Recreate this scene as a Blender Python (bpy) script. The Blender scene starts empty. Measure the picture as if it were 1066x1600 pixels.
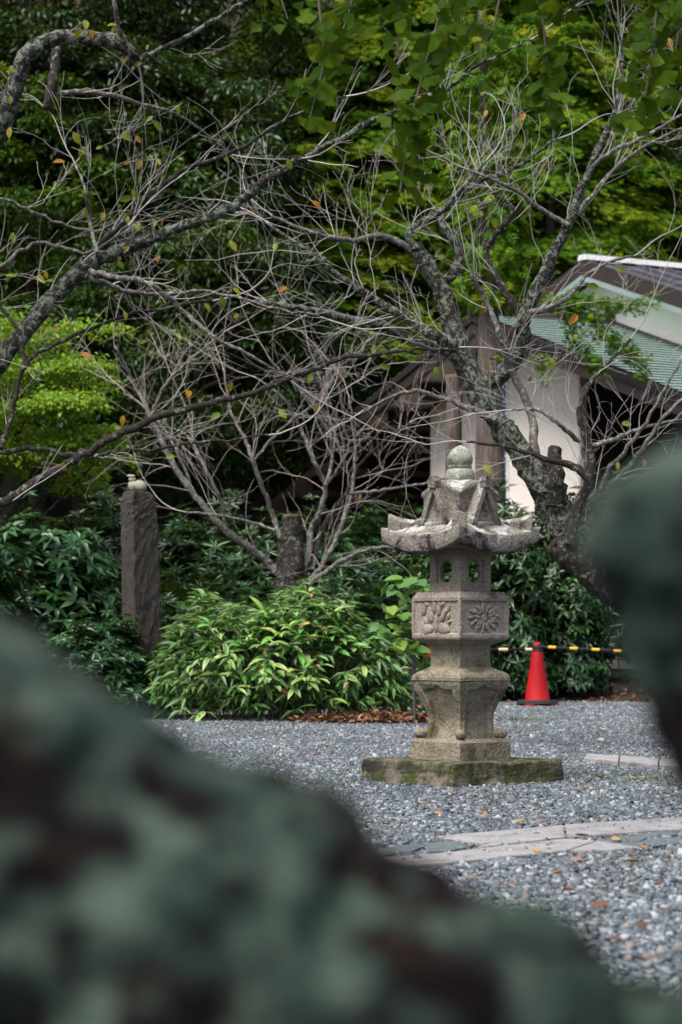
import bpy, bmesh, math, random
import numpy as np
from mathutils import Vector, Matrix, noise as mn

# ------------------------------------------------------------------ camera, sky, sun, exposure
S = bpy.context.scene
C = S.collection
R = math.radians
F = 3778.0                      # 85 mm on a 36 mm high frame, in photograph pixels
PITCH = math.atan(190.0 / F)
CAM = np.array([0.0, 0.0, 0.81])
cd = bpy.data.cameras.new('camera')
cam = bpy.data.objects.new('camera', cd); C.objects.link(cam)
cam.location = CAM; cam.rotation_euler = (R(90) + PITCH, 0, 0)
cd.lens = 85; cd.sensor_fit = 'VERTICAL'; cd.sensor_height = 36; cd.sensor_width = 24
cd.clip_start = 0.05; cd.clip_end = 400
cd.dof.use_dof = True; cd.dof.focus_distance = 13.1; cd.dof.aperture_fstop = 5.0
S.camera = cam
W = bpy.data.worlds.new('World'); S.world = W; W.use_nodes = True
SUN_EL, SUN_AZ = 59.0, 220.0     # azimuth clockwise from +Y: behind the camera
wn = W.node_tree.nodes; sky = wn.new('ShaderNodeTexSky'); sky.sky_type = 'NISHITA'
sky.sun_disc = False; sky.sun_elevation = R(SUN_EL); sky.sun_rotation = R(SUN_AZ)
sky.air_density = 1.0; sky.dust_density = 3.0; sky.ozone_density = 1.0
wn['Background'].inputs['Strength'].default_value = 0.05
hs_ = wn.new('ShaderNodeHueSaturation'); hs_.inputs['Saturation'].default_value = 0.7      # thin cloud: a whiter sky
W.node_tree.links.new(sky.outputs[0], hs_.inputs['Color']); W.node_tree.links.new(hs_.outputs[0], wn['Background'].inputs[0])
sl = bpy.data.lights.new('sun', 'SUN'); sl.energy = 1.5; sl.angle = R(40); sl.color = (1.0, 0.97, 0.93)
so = bpy.data.objects.new('sun', sl); C.objects.link(so)
az = R(SUN_AZ); sd = Vector((math.sin(az) * math.cos(R(SUN_EL)), math.cos(az) * math.cos(R(SUN_EL)), math.sin(R(SUN_EL))))
so.rotation_euler = sd.to_track_quat('Z', 'Y').to_euler()
S.view_settings.view_transform = 'Standard'; S.view_settings.look = 'None'
S.view_settings.exposure = 2.05; S.view_settings.gamma = 1.0
S.render.engine = 'CYCLES'
cy = S.cycles; cy.use_denoising = True; cy.max_bounces = 6; cy.diffuse_bounces = 3; cy.glossy_bounces = 2
cy.transmission_bounces = 4; cy.transparent_max_bounces = 4; cy.caustics_reflective = False; cy.caustics_refractive = False

RNG = np.random.default_rng(7)
random.seed(7)


def at(px, py, d):
    """world point seen at photograph pixel (px, py), d metres ahead of the camera"""
    xc, yc = (px - 533) / F, (800 - py) / F
    v = np.array([xc, math.cos(PITCH) - yc * math.sin(PITCH), math.sin(PITCH) + yc * math.cos(PITCH)])
    return CAM + v * (d / v[1])


def nrm(v):
    v = np.asarray(v, float)
    return v / np.maximum(np.linalg.norm(v, axis=-1, keepdims=True), 1e-9)


# ------------------------------------------------------------------ materials
def newmat(name):
    m = bpy.data.materials.new(name); m.use_nodes = True
    nt = m.node_tree
    return m, nt, nt.nodes['Principled BSDF'], nt.nodes['Material Output']


def nd(nt, t, **kw):
    n = nt.nodes.new(t)
    for k, v in kw.items():
        if hasattr(n, k): setattr(n, k, v)
        else: n.inputs[k].default_value = v
    return n


def ramp(nt, src, stops, interp='LINEAR'):
    r = nt.nodes.new('ShaderNodeValToRGB'); r.color_ramp.interpolation = interp
    e = r.color_ramp.elements
    while len(e) < len(stops): e.new(0.5)
    for k, (p, c) in enumerate(stops):
        e[k].position = p; e[k].color = (*c, 1) if len(c) == 3 else c
    nt.links.new(src, r.inputs[0])
    return r.outputs[0]


def noise_f(nt, scale, detail=4, rough=0.55, obj=True, dist=0.0):
    tc = nt.nodes.new('ShaderNodeTexCoord')
    n = nd(nt, 'ShaderNodeTexNoise'); n.inputs['Scale'].default_value = scale
    n.inputs['Detail'].default_value = detail; n.inputs['Roughness'].default_value = rough
    n.inputs['Distortion'].default_value = dist
    nt.links.new(tc.outputs['Object'], n.inputs['Vector'])
    return n.outputs['Fac']


def mixc(nt, fac, a, b, mode='MIX'):
    m = nt.nodes.new('ShaderNodeMix'); m.data_type = 'RGBA'; m.blend_type = mode
    for s, i in ((fac, 0), (a, 6), (b, 7)):
        if isinstance(s, bpy.types.NodeSocket): nt.links.new(s, m.inputs[i])
        elif i == 0: m.inputs[0].default_value = s
        else: m.inputs[i].default_value = (*s, 1)
    return m.outputs[2]


def bump(nt, h, bsdf, strength=0.5, dist=0.01):
    b = nt.nodes.new('ShaderNodeBump'); b.inputs['Strength'].default_value = strength
    b.inputs['Distance'].default_value = dist
    nt.links.new(h, b.inputs['Height']); nt.links.new(b.outputs[0], bsdf.inputs['Normal'])


def plain(name, col, rough=0.6, var=0.12, scale=8, bmp=0.2, spec=0.4):
    m, nt, b, o = newmat(name)
    f = noise_f(nt, scale, 6, 0.65)
    c = ramp(nt, f, [(0.25, tuple(x * (1 - var) for x in col)), (0.75, tuple(min(1, x * (1 + var)) for x in col))])
    nt.links.new(c, b.inputs['Base Color']); b.inputs['Roughness'].default_value = rough
    b.inputs['Specular IOR Level'].default_value = spec
    if bmp: bump(nt, noise_f(nt, scale * 6, 3), b, bmp, 0.01)
    return m


def leafmat(name, cols, rough=0.45, trans=0.3, spec=0.4, per_object=False):
    """colour of each leaf from its own random number; part of the light passes through the blade"""
    m, nt, b, o = newmat(name)
    if per_object:
        src = nt.nodes.new('ShaderNodeObjectInfo').outputs['Random']
    else:
        a = nt.nodes.new('ShaderNodeAttribute'); a.attribute_name = 'rnd'; src = a.outputs['Fac']
    n = len(cols)
    c = ramp(nt, src, [(k / max(1, n - 1), col) for k, col in enumerate(cols)])
    nt.links.new(c, b.inputs['Base Color']); b.inputs['Roughness'].default_value = rough
    b.inputs['Specular IOR Level'].default_value = spec
    t = nt.nodes.new('ShaderNodeBsdfTranslucent')
    tcol = mixc(nt, 0.35, c, (0.22, 0.27, 0.01)); nt.links.new(tcol, t.inputs[0])
    mx = nt.nodes.new('ShaderNodeMixShader'); mx.inputs[0].default_value = trans
    nt.links.new(b.outputs[0], mx.inputs[1]); nt.links.new(t.outputs[0], mx.inputs[2])
    nt.links.new(mx.outputs[0], o.inputs['Surface'])
    return m


def barkmat(name, dark, mid, lichen, cover=0.5, scale=14, bmp=0.8, soft=0.14):
    m, nt, b, o = newmat(name)
    base = ramp(nt, noise_f(nt, scale * 2.2, 6, 0.7), [(0.3, dark), (0.7, mid)])
    lf = noise_f(nt, scale, 9, 0.72, dist=0.6)
    msk = ramp(nt, lf, [(max(0, 0.62 - cover * 0.35), (0, 0, 0)), (0.62 + soft - cover * 0.35, (1, 1, 1))])
    lcol = ramp(nt, noise_f(nt, scale * 5, 4), [(0.3, tuple(x * 0.65 for x in lichen)), (0.7, lichen)])
    nt.links.new(mixc(nt, msk, base, lcol), b.inputs['Base Color'])
    b.inputs['Roughness'].default_value = 0.9; b.inputs['Specular IOR Level'].default_value = 0.15
    bump(nt, noise_f(nt, scale * 4, 6, 0.7), b, bmp, 0.02)
    return m


def stonemat(name, dark, light, lichen=None, lcover=0.3, stain=None, scover=0.4, moss=None, mcover=0.3, grain=140, up_lichen=False):
    """granite: fine grains, with blotches of stain, lichen and moss of their own shapes"""
    m, nt, b, o = newmat(name)
    tc = nt.nodes.new('ShaderNodeTexCoord')
    v = nd(nt, 'ShaderNodeTexVoronoi'); v.inputs['Scale'].default_value = grain
    nt.links.new(tc.outputs['Object'], v.inputs['Vector'])
    g = ramp(nt, v.outputs['Color'], [(0.1, dark), (0.55, tuple((x + y) / 2 for x, y in zip(dark, light))), (0.95, light)])
    c = mixc(nt, 0.40, g, ramp(nt, noise_f(nt, 7, 6, 0.6), [(0.3, dark), (0.7, light)]))
    if stain:
        f = ramp(nt, noise_f(nt, 5.5, 7, 0.68, dist=0.5), [(0.66 - scover * 0.35, (0, 0, 0)), (0.74 - scover * 0.3, (1, 1, 1))])
        c = mixc(nt, f, c, stain)
    if moss:
        f = ramp(nt, noise_f(nt, 9, 7, 0.7, dist=0.3), [(0.66 - mcover * 0.35, (0, 0, 0)), (0.76 - mcover * 0.3, (1, 1, 1))])
        c = mixc(nt, f, c, ramp(nt, noise_f(nt, 60, 3), [(0.3, tuple(x * 0.5 for x in moss)), (0.7, moss)]))
    if lichen:
        f = noise_f(nt, 11, 8, 0.72, dist=0.4)
        if up_lichen:                         # crusts settle on faces that look at the sky
            ge = nt.nodes.new('ShaderNodeNewGeometry'); sp = nt.nodes.new('ShaderNodeSeparateXYZ')
            nt.links.new(ge.outputs['Normal'], sp.inputs[0])
            ad = nt.nodes.new('ShaderNodeMath'); ad.operation = 'MULTIPLY_ADD'; ad.inputs[1].default_value = 0.12
            nt.links.new(sp.outputs['Z'], ad.inputs[0]); nt.links.new(f, ad.inputs[2]); f = ad.outputs[0]
        f = ramp(nt, f, [(0.68 - lcover * 0.35, (0, 0, 0)), (0.74 - lcover * 0.3, (1, 1, 1))])
        c = mixc(nt, f, c, ramp(nt, noise_f(nt, 45, 3), [(0.3, tuple(x * 0.6 for x in lichen)), (0.7, lichen)]))
    nt.links.new(c, b.inputs['Base Color']); b.inputs['Roughness'].default_value = 0.92
    b.inputs['Specular IOR Level'].default_value = 0.2
    ad = nt.nodes.new('ShaderNodeMath'); ad.operation = 'ADD'
    nt.links.new(noise_f(nt, grain * 0.5, 3), ad.inputs[0]); nt.links.new(noise_f(nt, 30, 6, 0.7), ad.inputs[1])
    bump(nt, ad.outputs[0], b, 0.8, 0.008)
    return m


M = {}
M['granite'] = stonemat('granite', (0.105, 0.086, 0.070), (0.40, 0.340, 0.285), stain=(0.10, 0.08, 0.055), scover=0.18)
M['granite_low'] = stonemat('granite_weathered', (0.080, 0.066, 0.046), (0.33, 0.285, 0.21), stain=(0.075, 0.068, 0.04), scover=0.38, moss=(0.10, 0.105, 0.035), mcover=0.18)
M['granite_roof'] = stonemat('granite_roof', (0.07, 0.06, 0.05), (0.30, 0.27, 0.23), lichen=(0.44, 0.45, 0.41), lcover=0.24, stain=(0.032, 0.021, 0.024), scover=0.46, up_lichen=True)
M['granite_finial'] = stonemat('granite_finial', (0.12, 0.12, 0.10), (0.36, 0.36, 0.31), lichen=(0.44, 0.48, 0.42), lcover=0.3, moss=(0.13, 0.17, 0.08), mcover=0.3, up_lichen=True)
M['mossy'] = stonemat('mossy_slab', (0.07, 0.055, 0.04), (0.22, 0.19, 0.15), moss=(0.055, 0.065, 0.018), mcover=0.62, stain=(0.035, 0.03, 0.022), scover=0.5)
M['dark_stone'] = stonemat('dark_volcanic_stone', (0.012, 0.010, 0.009), (0.085, 0.073, 0.065), lichen=(0.40, 0.42, 0.38), lcover=0.03, moss=(0.08, 0.05, 0.015), mcover=0.0, grain=120)
M['pale_stone'] = stonemat('pale_pebble', (0.16, 0.15, 0.11), (0.40, 0.38, 0.30), grain=200)
M['slab'] = stonemat('granite_slab', (0.13, 0.125, 0.125), (0.37, 0.355, 0.35), stain=(0.14, 0.13, 0.125), scover=0.3, grain=150)
M['slate'] = stonemat('slate', (0.06, 0.072, 0.078), (0.15, 0.172, 0.18), stain=(0.04, 0.048, 0.05), scover=0.25, grain=60)
M['mortar'] = plain('bedding_earth', (0.035, 0.033, 0.028), 0.95, 0.4, 20, 0.6, 0.1)
M['concrete'] = plain('concrete', (0.33, 0.32, 0.31), 0.9, 0.18, 6, 0.4, 0.2)
M['block'] = plain('concrete_block', (0.27, 0.26, 0.245), 0.92, 0.25, 7, 0.5, 0.2)
M['bark_lichen'] = barkmat('lichen_bark', (0.012, 0.009, 0.007), (0.050, 0.040, 0.032), (0.25, 0.29, 0.23), 0.40, 30, 1.0, 0.10)
M['bark_grey'] = barkmat('grey_cherry_bark', (0.035, 0.030, 0.026), (0.15, 0.132, 0.12), (0.36, 0.38, 0.34), 0.34, 34, 0.6)
M['bark_dark'] = barkmat('dark_cherry_bark', (0.010, 0.008, 0.007), (0.050, 0.040, 0.034), (0.30, 0.33, 0.28), 0.24, 26, 0.7)
M['twig'] = plain('twig_bark', (0.36, 0.33, 0.305), 0.7, 0.35, 9, 0.0, 0.35)
M['twig_red'] = plain('reddish_twig_bark', (0.42, 0.35, 0.31), 0.7, 0.35, 9, 0.0, 0.35)
M['twig_dark'] = plain('dark_twig_bark', (0.10, 0.082, 0.075), 0.7, 0.4, 9, 0.0, 0.3)
m, nt, b, o = newmat('cedar_bark')
tc = nt.nodes.new('ShaderNodeTexCoord'); mp = nt.nodes.new('ShaderNodeMapping'); mp.inputs['Scale'].default_value = (34, 34, 2.2)
nn_ = nd(nt, 'ShaderNodeTexNoise'); nn_.inputs['Scale'].default_value = 1.0; nn_.inputs['Detail'].default_value = 7; nn_.inputs['Roughness'].default_value = 0.65
nt.links.new(tc.outputs['Object'], mp.inputs[0]); nt.links.new(mp.outputs[0], nn_.inputs['Vector'])
nt.links.new(mixc(nt, 0.3, ramp(nt, nn_.outputs['Fac'], [(0.32, (0.045, 0.032, 0.027)), (0.5, (0.12, 0.092, 0.08)), (0.72, (0.25, 0.205, 0.185))]), ramp(nt, noise_f(nt, 2.2, 4), [(0.3, (0.07, 0.06, 0.05)), (0.7, (0.21, 0.17, 0.15))])), b.inputs['Base Color'])
b.inputs['Roughness'].default_value = 0.95; b.inputs['Specular IOR Level'].default_value = 0.1; bump(nt, nn_.outputs['Fac'], b, 1.0, 0.05)
M['bark_cedar'] = m
M['bark_forest'] = barkmat('forest_bark', (0.014, 0.011, 0.008), (0.055, 0.044, 0.033), (0.14, 0.15, 0.11), 0.2, 8)
M['cut_wood'] = plain('cut_wood', (0.17, 0.10, 0.07), 0.85, 0.35, 30, 0.4, 0.2)
m, nt, b, o = newmat('foreground_lichen_bark')
bk_ = ramp(nt, noise_f(nt, 25, 6, 0.7), [(0.3, (0.003, 0.003, 0.003)), (0.7, (0.013, 0.008, 0.007))])
lc_ = ramp(nt, noise_f(nt, 34, 4, 0.6), [(0.34, (0.010, 0.021, 0.016)), (0.5, (0.030, 0.048, 0.038)), (0.66, (0.075, 0.100, 0.080))])
ma_ = nt.nodes.new('ShaderNodeMath'); ma_.operation = 'MULTIPLY_ADD'; ma_.inputs[1].default_value = 0.55
nt.links.new(noise_f(nt, 26, 4, 0.6, dist=0.4), ma_.inputs[0])
mb_ = nt.nodes.new('ShaderNodeMath'); mb_.operation = 'MULTIPLY'; mb_.inputs[1].default_value = 0.45
nt.links.new(noise_f(nt, 8.5, 2, 0.5), mb_.inputs[0]); nt.links.new(mb_.outputs[0], ma_.inputs[2])
mk_ = ramp(nt, ma_.outputs[0], [(0.475, (0, 0, 0)), (0.535, (1, 1, 1))])      # lichen in broad colonies broken up by bare bark
nt.links.new(mixc(nt, mk_, bk_, lc_), b.inputs['Base Color']); b.inputs['Roughness'].default_value = 0.95; b.inputs['Specular IOR Level'].default_value = 0.1
bump(nt, noise_f(nt, 60, 6, 0.7), b, 1.0, 0.01); M['fore'] = m
G = lambda *a: a
M['leaf_broad'] = leafmat('evergreen_leaf', [G(0.0021, 0.0084, 0.0016), G(0.0063, 0.0253, 0.0026), G(0.0148, 0.0474, 0.0037), G(0.0448, 0.0738, 0.0053)], 0.32, 0.12, 0.3)
M['leaf_broad2'] = leafmat('evergreen_leaf_light', [G(0.0050, 0.0217, 0.0025), G(0.0198, 0.0620, 0.0043), G(0.0496, 0.0992, 0.0062), G(0.1054, 0.1240, 0.0093)], 0.42, 0.16, 0.15)
M['leaf_hinoki'] = leafmat('cypress_frond', [G(0.0177, 0.0773, 0.0066), G(0.0663, 0.1657, 0.0099), G(0.1657, 0.2430, 0.0111), G(0.3203, 0.2872, 0.0165)], 0.6, 0.18, 0.08)
M['leaf_maple'] = leafmat('maple_leaf', [G(0.0680, 0.1700, 0.0187), G(0.1445, 0.2720, 0.0238), G(0.2295, 0.3315, 0.0298), G(0.3230, 0.3570, 0.0425)], 0.5, 0.35, 0.15)
M['leaf_hedge'] = leafmat('hedge_leaf', [G(0.0041, 0.0163, 0.0041), G(0.0095, 0.0394, 0.0068), G(0.0190, 0.0680, 0.0109), G(0.0476, 0.1054, 0.0204)], 0.33, 0.10, 0.38)
M['leaf_bush'] = leafmat('bush_leaf', [G(0.0051, 0.0221, 0.0059), G(0.0145, 0.0544, 0.0153), G(0.0323, 0.0952, 0.0255), G(0.0850, 0.1530, 0.0553)], 0.31, 0.10, 0.42)
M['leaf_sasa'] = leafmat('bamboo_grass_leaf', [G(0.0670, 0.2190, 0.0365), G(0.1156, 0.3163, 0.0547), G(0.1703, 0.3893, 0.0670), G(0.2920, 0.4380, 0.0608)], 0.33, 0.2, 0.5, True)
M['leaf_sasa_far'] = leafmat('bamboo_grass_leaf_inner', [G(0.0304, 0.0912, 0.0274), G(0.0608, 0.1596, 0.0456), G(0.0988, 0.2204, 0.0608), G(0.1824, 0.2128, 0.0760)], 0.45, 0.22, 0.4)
M['leaf_margin'] = leafmat('withered_margin', [G(.42, .38, .22), G(.52, .48, .30)], 0.6, 0.2, 0.3, True)
M['leaf_tan'] = leafmat('dry_tan_leaf', [G(.16, .09, .045), G(.27, .16, .08), G(.33, .24, .14)], 0.7, 0.2, 0.2, True)
M['leaf_ginkgo'] = leafmat('ginkgo_leaf', [G(0.0197, 0.0479, 0.0028), G(0.0296, 0.0678, 0.0035), G(0.0424, 0.0875, 0.0042), G(0.0776, 0.1270, 0.0070)], 0.55, 0.45, 0.06, True)
M['leaf_sapling'] = leafmat('sapling_leaf', [G(.06, .16, .04), G(.10, .22, .045), G(.14, .26, .05), G(.20, .29, .04)], 0.45, 0.35, 0.35, True)
M['leaf_cherry'] = leafmat('turning_cherry_leaf', [G(.07, .12, .012), G(.12, .17, .015), G(.20, .19, .015), G(.24, .15, .012), G(.28, .10, .012)], 0.5, 0.35, 0.15, True)
M['leaf_fallen'] = leafmat('fallen_leaf', [G(.08, .035, .020), G(.18, .075, .035), G(.28, .13, .06), G(.36, .20, .06)], 0.65, 0.1, 0.25, True)
M['leaf_litter'] = leafmat('leaf_litter', [G(.035, .018, .012), G(.10, .045, .026), G(.20, .095, .055), G(.30, .17, .10)], 0.75, 0.05, 0.2)
M['grass'] = leafmat('grass', [G(.05, .11, .02), G(.10, .17, .03), G(.16, .20, .05)], 0.5, 0.3)

# ------------------------------------------------------------------ mesh helpers
def link(o, parent=None):
    C.objects.link(o)
    if parent is not None: o.parent = parent
    return o


def fast_mesh(name, V, Fc, mats, rnd=None, mi=None, smooth=False):
    """V (n,3); Fc list of (m,k) arrays"""
    me = bpy.data.meshes.new(name)
    V = np.asarray(V, np.float32)
    if isinstance(Fc, np.ndarray): Fc = [Fc]
    Fc = [np.asarray(f, np.int32) for f in Fc if len(f)]
    loops = np.concatenate([f.ravel() for f in Fc])
    tot = np.concatenate([np.full(len(f), f.shape[1], np.int32) for f in Fc])
    st = np.concatenate([[0], np.cumsum(tot)[:-1]]).astype(np.int32)
    me.vertices.add(len(V)); me.vertices.foreach_set('co', V.ravel())
    me.loops.add(len(loops)); me.loops.foreach_set('vertex_index', loops)
    me.polygons.add(len(tot)); me.polygons.foreach_set('loop_start', st)
    if smooth: me.polygons.foreach_set('use_smooth', np.ones(len(tot), bool))
    if mi is not None: me.polygons.foreach_set('material_index', np.asarray(mi, np.int32))
    me.update(calc_edges=True)
    if rnd is not None:
        a = me.attributes.new('rnd', 'FLOAT', 'FACE'); a.data.foreach_set('value', np.asarray(rnd, np.float32))
    for m in (mats if isinstance(mats, (list, tuple)) else [mats]): me.materials.append(m)
    return me


def mobj(name, me, parent=None, loc=None):
    o = bpy.data.objects.new(name, me); link(o, parent)
    if loc is not None: o.location = loc
    return o


def bobj(name, bm, mat, parent=None, smooth=False):
    me = bpy.data.meshes.new(name)
    bmesh.ops.recalc_face_normals(bm, faces=bm.faces)
    bm.to_mesh(me); bm.free()
    for m in (mat if isinstance(mat, (list, tuple)) else [mat]): me.materials.append(m)
    if smooth:
        me.polygons.foreach_set('use_smooth', np.ones(len(me.polygons), bool))
    return mobj(name, me, parent)


def tag(o, label, cat=None, group=None, kind=None):
    if label: o['label'] = label
    if cat: o['category'] = cat
    if group: o['group'] = group
    if kind: o['kind'] = kind
    return o


def empty(name, loc, label, cat, group=None, rz=0):
    o = bpy.data.objects.new(name, None); link(o); o.location = loc; o.rotation_euler = (0, 0, rz)
    o.empty_display_size = 0.2
    return tag(o, label, cat, group)


def box(bm, c, s, rot=None):
    r = bmesh.ops.create_cube(bm, size=1)
    m = Matrix.Translation(Vector(c)) @ (rot if rot is not None else Matrix.Identity(4)) @ Matrix.Diagonal((*s, 1))
    bmesh.ops.transform(bm, matrix=m, verts=r['verts'])
    return r['verts']


def worn(bm, bev=0.01, cuts=3, amp=0.003, scale=14, seg=2, only_sharp=True):
    ed = [e for e in bm.edges if len(e.link_faces) == 2 and (not only_sharp or e.calc_face_angle(0) > 0.35)]
    if bev: bmesh.ops.bevel(bm, geom=ed, offset=bev, segments=seg, profile=0.5, affect='EDGES', clamp_overlap=True)
    if cuts: bmesh.ops.subdivide_edges(bm, edges=bm.edges[:], cuts=cuts, use_grid_fill=True)
    roughen(bm, amp, scale)


def roughen(bm, amp, scale, off=0.0):
    for v in bm.verts:
        p = v.co * scale + Vector((off, off * 2, off * 3))
        v.co += mn.noise_vector(p) * amp + mn.noise_vector(p * 3.1) * amp * 0.4


class Tubes:
    """many tapered tubes in one mesh"""
    def __init__(s): s.V = []; s.Q = []; s.T = []; s.n = 0; s.rnd = []
    def add(s, P, r, sides=6, cap=False):
        P = np.asarray(P, float); n = len(P); r = np.asarray(r, float)
        t = np.gradient(P, axis=0); t = nrm(t)
        ref = np.array([0, 0, 1.0]) if abs(t[0][2]) < 0.9 else np.array([1.0, 0, 0])
        a = nrm(np.cross(t, ref)); 
        for i in range(1, n):
            if a[i] @ a[i - 1] < 0: a[i] = -a[i]
        b = np.cross(t, a)
        th = np.arange(sides) * 2 * np.pi / sides
        ring = P[:, None, :] + r[:, None, None] * (np.cos(th)[None, :, None] * a[:, None, :] + np.sin(th)[None, :, None] * b[:, None, :])
        s.V.append(ring.reshape(-1, 3))
        i = np.arange(n - 1)[:, None] * sides; j = np.arange(sides)[None, :]; k = (j + 1) % sides
        q = np.stack([i + j, i + k, i + sides + k, i + sides + j], -1).reshape(-1, 4) + s.n
        s.Q.append(q); s.n += n * sides
        if cap:
            for base, c in ((0, P[0]), (n - 1, P[-1])):
                s.V.append(c[None, :]); ci = s.n; s.n += 1
                o = ci - (1 if base else 0) - n * sides if False else (ci - (n * sides) if base == 0 else ci - 1 - (n * sides)) + base * sides
                jj = np.arange(sides); s.T.append(np.stack([o + jj, o + (jj + 1) % sides, np.full(sides, ci)], -1))
    def mesh(s, name, mat, smooth=True):
        V = np.concatenate(s.V); Fc = [np.concatenate(s.Q)]
        if s.T: Fc.append(np.concatenate(s.T))
        return fast_mesh(name, V, Fc, mat, smooth=smooth)
    def build(s, name, mat, parent=None, loc=None): return mobj(name, s.mesh(name, mat), parent, loc)


def catmull(P, n=6):
    P = np.asarray(P, float)
    Q = np.vstack([2 * P[0] - P[1], P, 2 * P[-1] - P[-2]]); out = []
    for i in range(1, len(Q) - 2):
        p0, p1, p2, p3 = Q[i - 1], Q[i], Q[i + 1], Q[i + 2]
        for t in np.linspace(0, 1, n, endpoint=False):
            out.append(0.5 * ((2 * p1) + (p2 - p0) * t + (2 * p0 - 5 * p1 + 4 * p2 - p3) * t * t + (3 * p1 - p0 - 3 * p2 + p3) * t ** 3))
    out.append(Q[-2]); return np.array(out)


def rand_dirs(n, rng): return nrm(rng.normal(size=(n, 3)))


def leaves_rhomb(P, D, N, L, Wd, fold=0.25, droop=0.15):
    """each leaf: base, two sides, tip, folded along the midrib; returns V, F(tri)"""
    n = len(P); D = nrm(D); Sd = nrm(np.cross(D, N)); N = nrm(np.cross(Sd, D))
    L = L[:, None]; Wd = Wd[:, None]
    base = P; tip = P + D * L - N * L * droop; mid = P + D * L * 0.45
    l = mid + Sd * Wd * 0.5 + N * Wd * fold; r = mid - Sd * Wd * 0.5 + N * Wd * fold
    V = np.stack([base, r, tip, l], 1).reshape(-1, 3)
    i = np.arange(n)[:, None] * 4
    Fc = np.concatenate([i + np.array([[0, 1, 2]]), i + np.array([[0, 2, 3]])], 1).reshape(-1, 3)
    return V, Fc


def cloud_mesh(name, P, D, N, L, Wd, mat, rnd, fold=0.25, droop=0.15):
    V, Fc = leaves_rhomb(P, D, N, L, Wd, fold, droop)
    return fast_mesh(name, V, Fc, mat, rnd=np.repeat(rnd, 2))


def mat_from(pos, d, n, sc):
    d = nrm(d); s = nrm(np.cross(d, n)); n2 = np.cross(s, d)
    return Matrix(((s[0] * sc, d[0] * sc, n2[0] * sc, pos[0]), (s[1] * sc, d[1] * sc, n2[1] * sc, pos[1]),
                   (s[2] * sc, d[2] * sc, n2[2] * sc, pos[2]), (0, 0, 0, 1)))

# ------------------------------------------------------------------ ground, hill, gravel
def sstep(a, b, x):
    t = np.clip((x - a) / (b - a), 0, 1); return t * t * (3 - 2 * t)


def terrain(x, y):
    z = 0.26 * sstep(28.7, 31.2, y)
    y0 = 41 + 9 * sstep(-8, -2, x)
    z = z + np.maximum(0, y - y0) * 0.58 * sstep(0, 6, np.maximum(0, y - y0))
    return z


xs = np.concatenate([np.linspace(-90, -12, 20), np.linspace(-11, 14, 101), np.linspace(16, 95, 20)])
ys = np.concatenate([np.linspace(-40, -1, 12), np.linspace(0, 34, 103), np.linspace(35, 140, 70)])
X, Y = np.meshgrid(xs, ys); Z = terrain(X, Y) - 0.012
Z += np.where(Y > 42, RNG.normal(size=X.shape) * 0.15, 0)
nx = len(xs); idx = np.arange(X.size).reshape(X.shape)
q = np.stack([idx[:-1, :-1], idx[:-1, 1:], idx[1:, 1:], idx[1:, :-1]], -1).reshape(-1, 4)
m, nt, b, o = newmat('ground_soil_and_gravel')
tc = nt.nodes.new('ShaderNodeTexCoord'); vo = nd(nt, 'ShaderNodeTexVoronoi'); vo.inputs['Scale'].default_value = 55
nt.links.new(tc.outputs['Object'], vo.inputs['Vector'])
grv = ramp(nt, vo.outputs['Color'], [(0.1, (0.025, 0.03, 0.033)), (0.5, (0.06, 0.068, 0.075)), (0.9, (0.16, 0.17, 0.18))])
soil = ramp(nt, noise_f(nt, 3, 8, 0.7), [(0.3, (0.012, 0.010, 0.006)), (0.7, (0.05, 0.038, 0.022))])
sp = nt.nodes.new('ShaderNodeSeparateXYZ'); nt.links.new(tc.outputs['Object'], sp.inputs[0])
mr = nd(nt, 'ShaderNodeMapRange'); mr.inputs['From Min'].default_value = 28.0; mr.inputs['From Max'].default_value = 29.2
nt.links.new(sp.outputs['Y'], mr.inputs['Value'])
nt.links.new(mixc(nt, mr.outputs[0], grv, soil), b.inputs['Base Color']); b.inputs['Roughness'].default_value = 0.95
bump(nt, vo.outputs['Distance'], b, 0.9, 0.02)
ground = mobj('ground', fast_mesh('ground', np.stack([X, Y, Z], -1).reshape(-1, 3), q, m, smooth=True))
tag(ground, 'grey gravel court with dark soil and wooded hillside behind', 'ground', kind='structure')

# gravel: crushed stones, a few square patches of loose stones laid many times over the court
m, nt, b, o = newmat('crushed_stone')
a = nt.nodes.new('ShaderNodeAttribute'); a.attribute_name = 'rnd'
c = ramp(nt, a.outputs['Fac'], [(0.0, (0.022, 0.028, 0.035)), (0.45, (0.072, 0.090, 0.108)), (0.8, (0.18, 0.212, 0.24)), (0.93, (0.40, 0.43, 0.45)), (0.97, (0.22, 0.15, 0.10))])
ge = nt.nodes.new('ShaderNodeNewGeometry'); wn_ = nd(nt, 'ShaderNodeTexNoise'); wn_.inputs['Scale'].default_value = 0.9; wn_.inputs['Detail'].default_value = 5; wn_.inputs['Roughness'].default_value = 0.65
nt.links.new(ge.outputs['Position'], wn_.inputs['Vector'])
c = mixc(nt, 1.0, c, ramp(nt, wn_.outputs['Fac'], [(0.32, (0.62, 0.58, 0.52)), (0.5, (1, 1, 1)), (0.72, (1.0, 1.0, 1.0))]), 'MULTIPLY')      # dusty and damp patches
nt.links.new(mixc(nt, 0.35, c, ramp(nt, noise_f(nt, 160, 3), [(0.3, (0.035, 0.042, 0.05)), (0.7, (0.20, 0.22, 0.235))])), b.inputs['Base Color'])
b.inputs['Roughness'].default_value = 0.8; b.inputs['Specular IOR Level'].default_value = 0.35
M['gravel'] = m
CUBE = np.array([[x, y, z] for z in (-1, 1) for y in (-1, 1) for x in (-1, 1)], float)
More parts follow.
